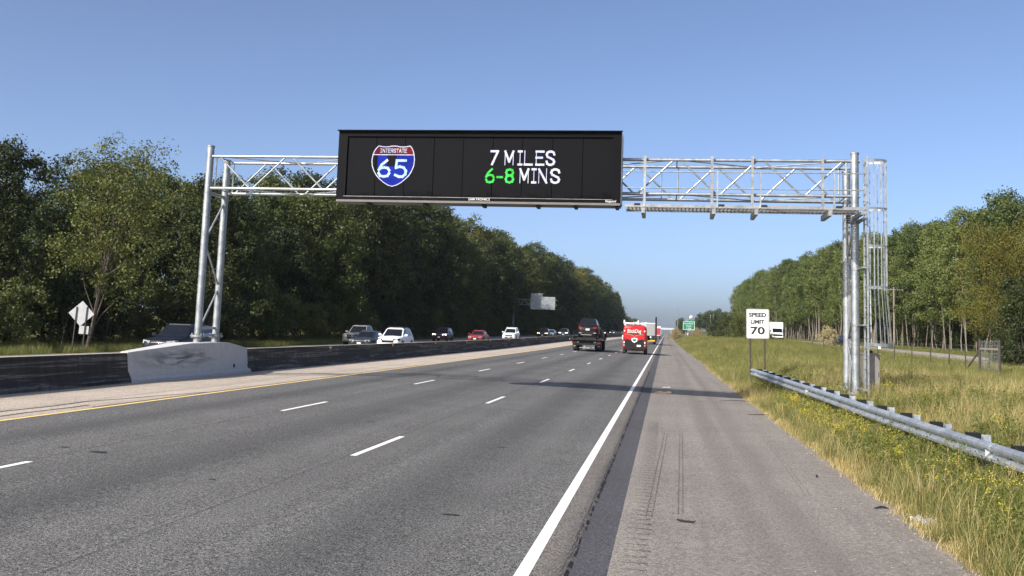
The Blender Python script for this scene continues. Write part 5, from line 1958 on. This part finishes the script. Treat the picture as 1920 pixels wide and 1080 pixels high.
def hash2(x, y, f, s):
    """smooth pseudo-random field 0..1"""
    return .5+.25*(np.sin(x*f*1.7+s)+np.sin(y*f*1.1+1.3*s+x*f*.6)) * 1.0
def field(n, xr, yr, dens=None):
    x = rg.uniform(xr[0], xr[1], n)
    y = yr[0]+(yr[1]-yr[0])*rg.random(n)**1.5
    return x, y
ZL = np.vectorize(land_h)
EX = np.vectorize(edge_x)
def scat(name, n, xr, yr, meshes, label, smin, smax, keep=None, power=1.5, cat='grass', far_grow=True):
    x = rg.uniform(xr[0], xr[1], n)
    y = yr[0]+(yr[1]-yr[0])*rg.random(n)**power
    if keep is not None:
        k = rg.random(n) < keep(x, y)
        x, y = x[k], y[k]
    k = (x > EX(y)+.02) | (x < -30)
    x, y = x[k], y[k]
    z = ZL(x, y)
    s = rg.uniform(smin, smax, len(x))
    if far_grow:
        s = s*(1+np.clip((y-30)/120, 0, 1.1)*np.where(x > 0, 1, .6))
        sc = np.stack([s, s, s/(1+np.clip((y-30)/120, 0, 1.1)*.75)], 1)
    else:
        sc = s
    return scatter(name, np.stack([x, y, z-.01], 1), sc, meshes, label, cat)

gold = lambda x, y: np.clip((hash2(x, y, .35, 2.0)-.38)*2.4, .05, 1)
def golden(x, y):
    # dry golden stand in the field right of the gantry
    a = np.exp(-((x-9.5)/4.5)**2-((y-27)/14)**2)
    b = np.clip((hash2(x, y, .30, 4.)-.45)*2.0, 0, 1)*.55
    return np.clip(a*1.1+b*.6*(x > 4.8)+.06, 0, 1)
scat('green_grass', 9000, (3.0, 9), (5, 34), TG, 'green grass on the verge beside the shoulder', .6, 1.15, lambda x, y: np.clip(1.05-golden(x, y), .15, 1)*np.clip((x-EX(y))/.7, .25, 1), 1.1)
scat('olive_grass', 9500, (3.0, 20), (6, 60), TO, 'olive grass on the verge and field', .6, 1.15, lambda x, y: np.clip((x-EX(y))/.8, .3, 1), 1.2)
scat('dry_grass', 9000, (3.0, 20), (5, 60), TD, 'dry golden grass in the field', .65, 1.15, golden, 1.2)
TK = [blade_mesh('stalk', 16, .62, .20, .0045, 'grass_dry', rg, .75) for _ in range(3)]
scat('dry_stalks', 2000, (3.2, 9), (5, 45), TK, 'thin pale dry stalks among the verge grass', .7, 1.2, None, 1.1)
scat('dry_edge_grass', 6500, (2.9, 4.4), (5, 70), TS, 'short straw-coloured grass along the pavement edge', .6, 1.3, lambda x, y: np.exp(-((x-EX(y)-.12)/(.22+.35*hash2(x, y, 1.3, 2.)))**2), 1.2)
scat('far_verge_grass', 9000, (3.0, 20.5), (50, 330), TO, 'olive grass of the far verge', .8, 1.4, None, 1.6)
scat('far_green_grass', 4500, (3.0, 20.5), (50, 330), TG, 'green grass of the far verge', .8, 1.4, None, 1.6)
scat('far_dry_grass', 2600, (3.0, 20.5), (50, 330), TD, 'dry grass of the far verge', .8, 1.3, lambda x, y: np.clip((hash2(x, y, .1, 1.)-.4)*2, .05, 1), 1.6)
scat('wildflowers', 2300, (3.35, 6.6), (7, 40), WF, 'yellow wildflowers below the guardrail', .45, .85, lambda x, y: np.clip(np.exp(-((x-4.0)/.5)**2-((y-27)/7)**2)*.8+np.exp(-((x-4.6)/.6)**2-((y-12)/3)**2)*.5+.035, 0, 1), 1.1, 'wildflowers', False)
scat('leafy_weeds', 4200, (3.4, 8.5), (7, 48), WG, 'leafy green weeds around the guardrail', .55, 1.1, lambda x, y: np.clip((hash2(x, y, .7, 3.)-.25)*1.8, .05, 1)*np.clip((x-3.3)/.8, .1, 1), 1.2, 'weeds', False)
scat('left_grass', 9000, (-42, -33.3), (28, 260), TO+TG, 'grass strip before the left forest', 1.0, 1.7, None, 1.3)
scat('side_road_grass', 2600, (27.6, 32.5), (45, 300), TG+TO, 'grass between the side road and the right trees', .6, 1.1, None, 1.4)
x, y = at_dir(1648, 108, 655)
wm = thing('roadside_marker', 'small white marker beside the side road under the ladder cage', 'marker', (x, y, land_h(x, y)))
MB().box((0, 0, .45), (.34, .06, .42)).build('panel', 'p_white', wm)
MB().box((0, .05, .25), (.06, .04, .9)).build('post', 'galv_dull', wm)
# pale grit on the shoulder
n = 420
gy2 = 6+34*rg.random(n)**1.6
gx2 = EX(gy2)-np.abs(rg.normal(0, .7, n))-.02
gx2 = np.clip(gx2, -.3, None)
pv = []
pf = []
for x, y in zip(gx2, gy2):
    o = len(pv)
    s = rg.uniform(.004, .011)
    z = z_main(x, y)-.013
    for k in range(4):
        a = k*1.571+rg.uniform(-.4, .4)
        pv.append((x+s*math.cos(a), y+s*math.sin(a), z))
    pv.append((x, y, z+s*.9))
    pf += [(o+k, o+(k+1) % 4, o+4) for k in range(4)]
o = link('grit', raw_mesh('grit', pv, pf, 'sign_back_pale'))
tag(o, 'pale grit scattered on the shoulder', 'gravel', None, 'stuff')

# crumbled asphalt, gravel and straw litter along the pavement edge
n = 2600
ge_y = 5+55*rg.random(n)**1.7
ge_x = EX(ge_y)+rg.normal(.06, .13, n)
pv, pf = [], []
for x, y in zip(ge_x, ge_y):
    o_ = len(pv)
    s = rg.uniform(.006, .022)
    z = z_main(x, y)-.016
    a0 = rg.uniform(0, 6.28)
    for k in range(5):
        a = a0+k*1.2566
        r = s*rg.uniform(.6, 1.2)
        pv.append((x+r*math.cos(a), y+r*math.sin(a), z))
    pv.append((x+rg.normal()*s*.2, y+rg.normal()*s*.2, z+s*rg.uniform(.5, .9)))
    pf += [(o_+k, o_+(k+1) % 5, o_+5) for k in range(5)]
o = link('edge_gravel', raw_mesh('edge_gravel', pv, pf, simple('gravel_tan', (.33, .27, .21), .9, 0, .5, 9)))
tag(o, 'tan gravel and crumbled asphalt along the pavement edge', 'gravel', None, 'stuff')

# light summer haze
HAZE = 0.00009
if HAZE > 0:
    hz = MB().box((0, 2000, 20), (1900, 4100, 44)).build('haze', 'rubber')
    hz.data.materials.clear()
    hm = bpy.data.materials.new('haze')
    hm.use_nodes = True
    hm.node_tree.nodes.remove(hm.node_tree.nodes['Principled BSDF'])
    pvn = hm.node_tree.nodes.new('ShaderNodeVolumePrincipled')
    pvn.inputs['Color'].default_value = (.80, .88, 1.0, 1)
    pvn.inputs['Density'].default_value = HAZE
    pvn.inputs['Anisotropy'].default_value = .2
    hm.node_tree.links.new(pvn.outputs[0], hm.node_tree.nodes['Material Output'].inputs['Volume'])
    hz.data.materials.append(hm)
    hz['kind'] = 'stuff'
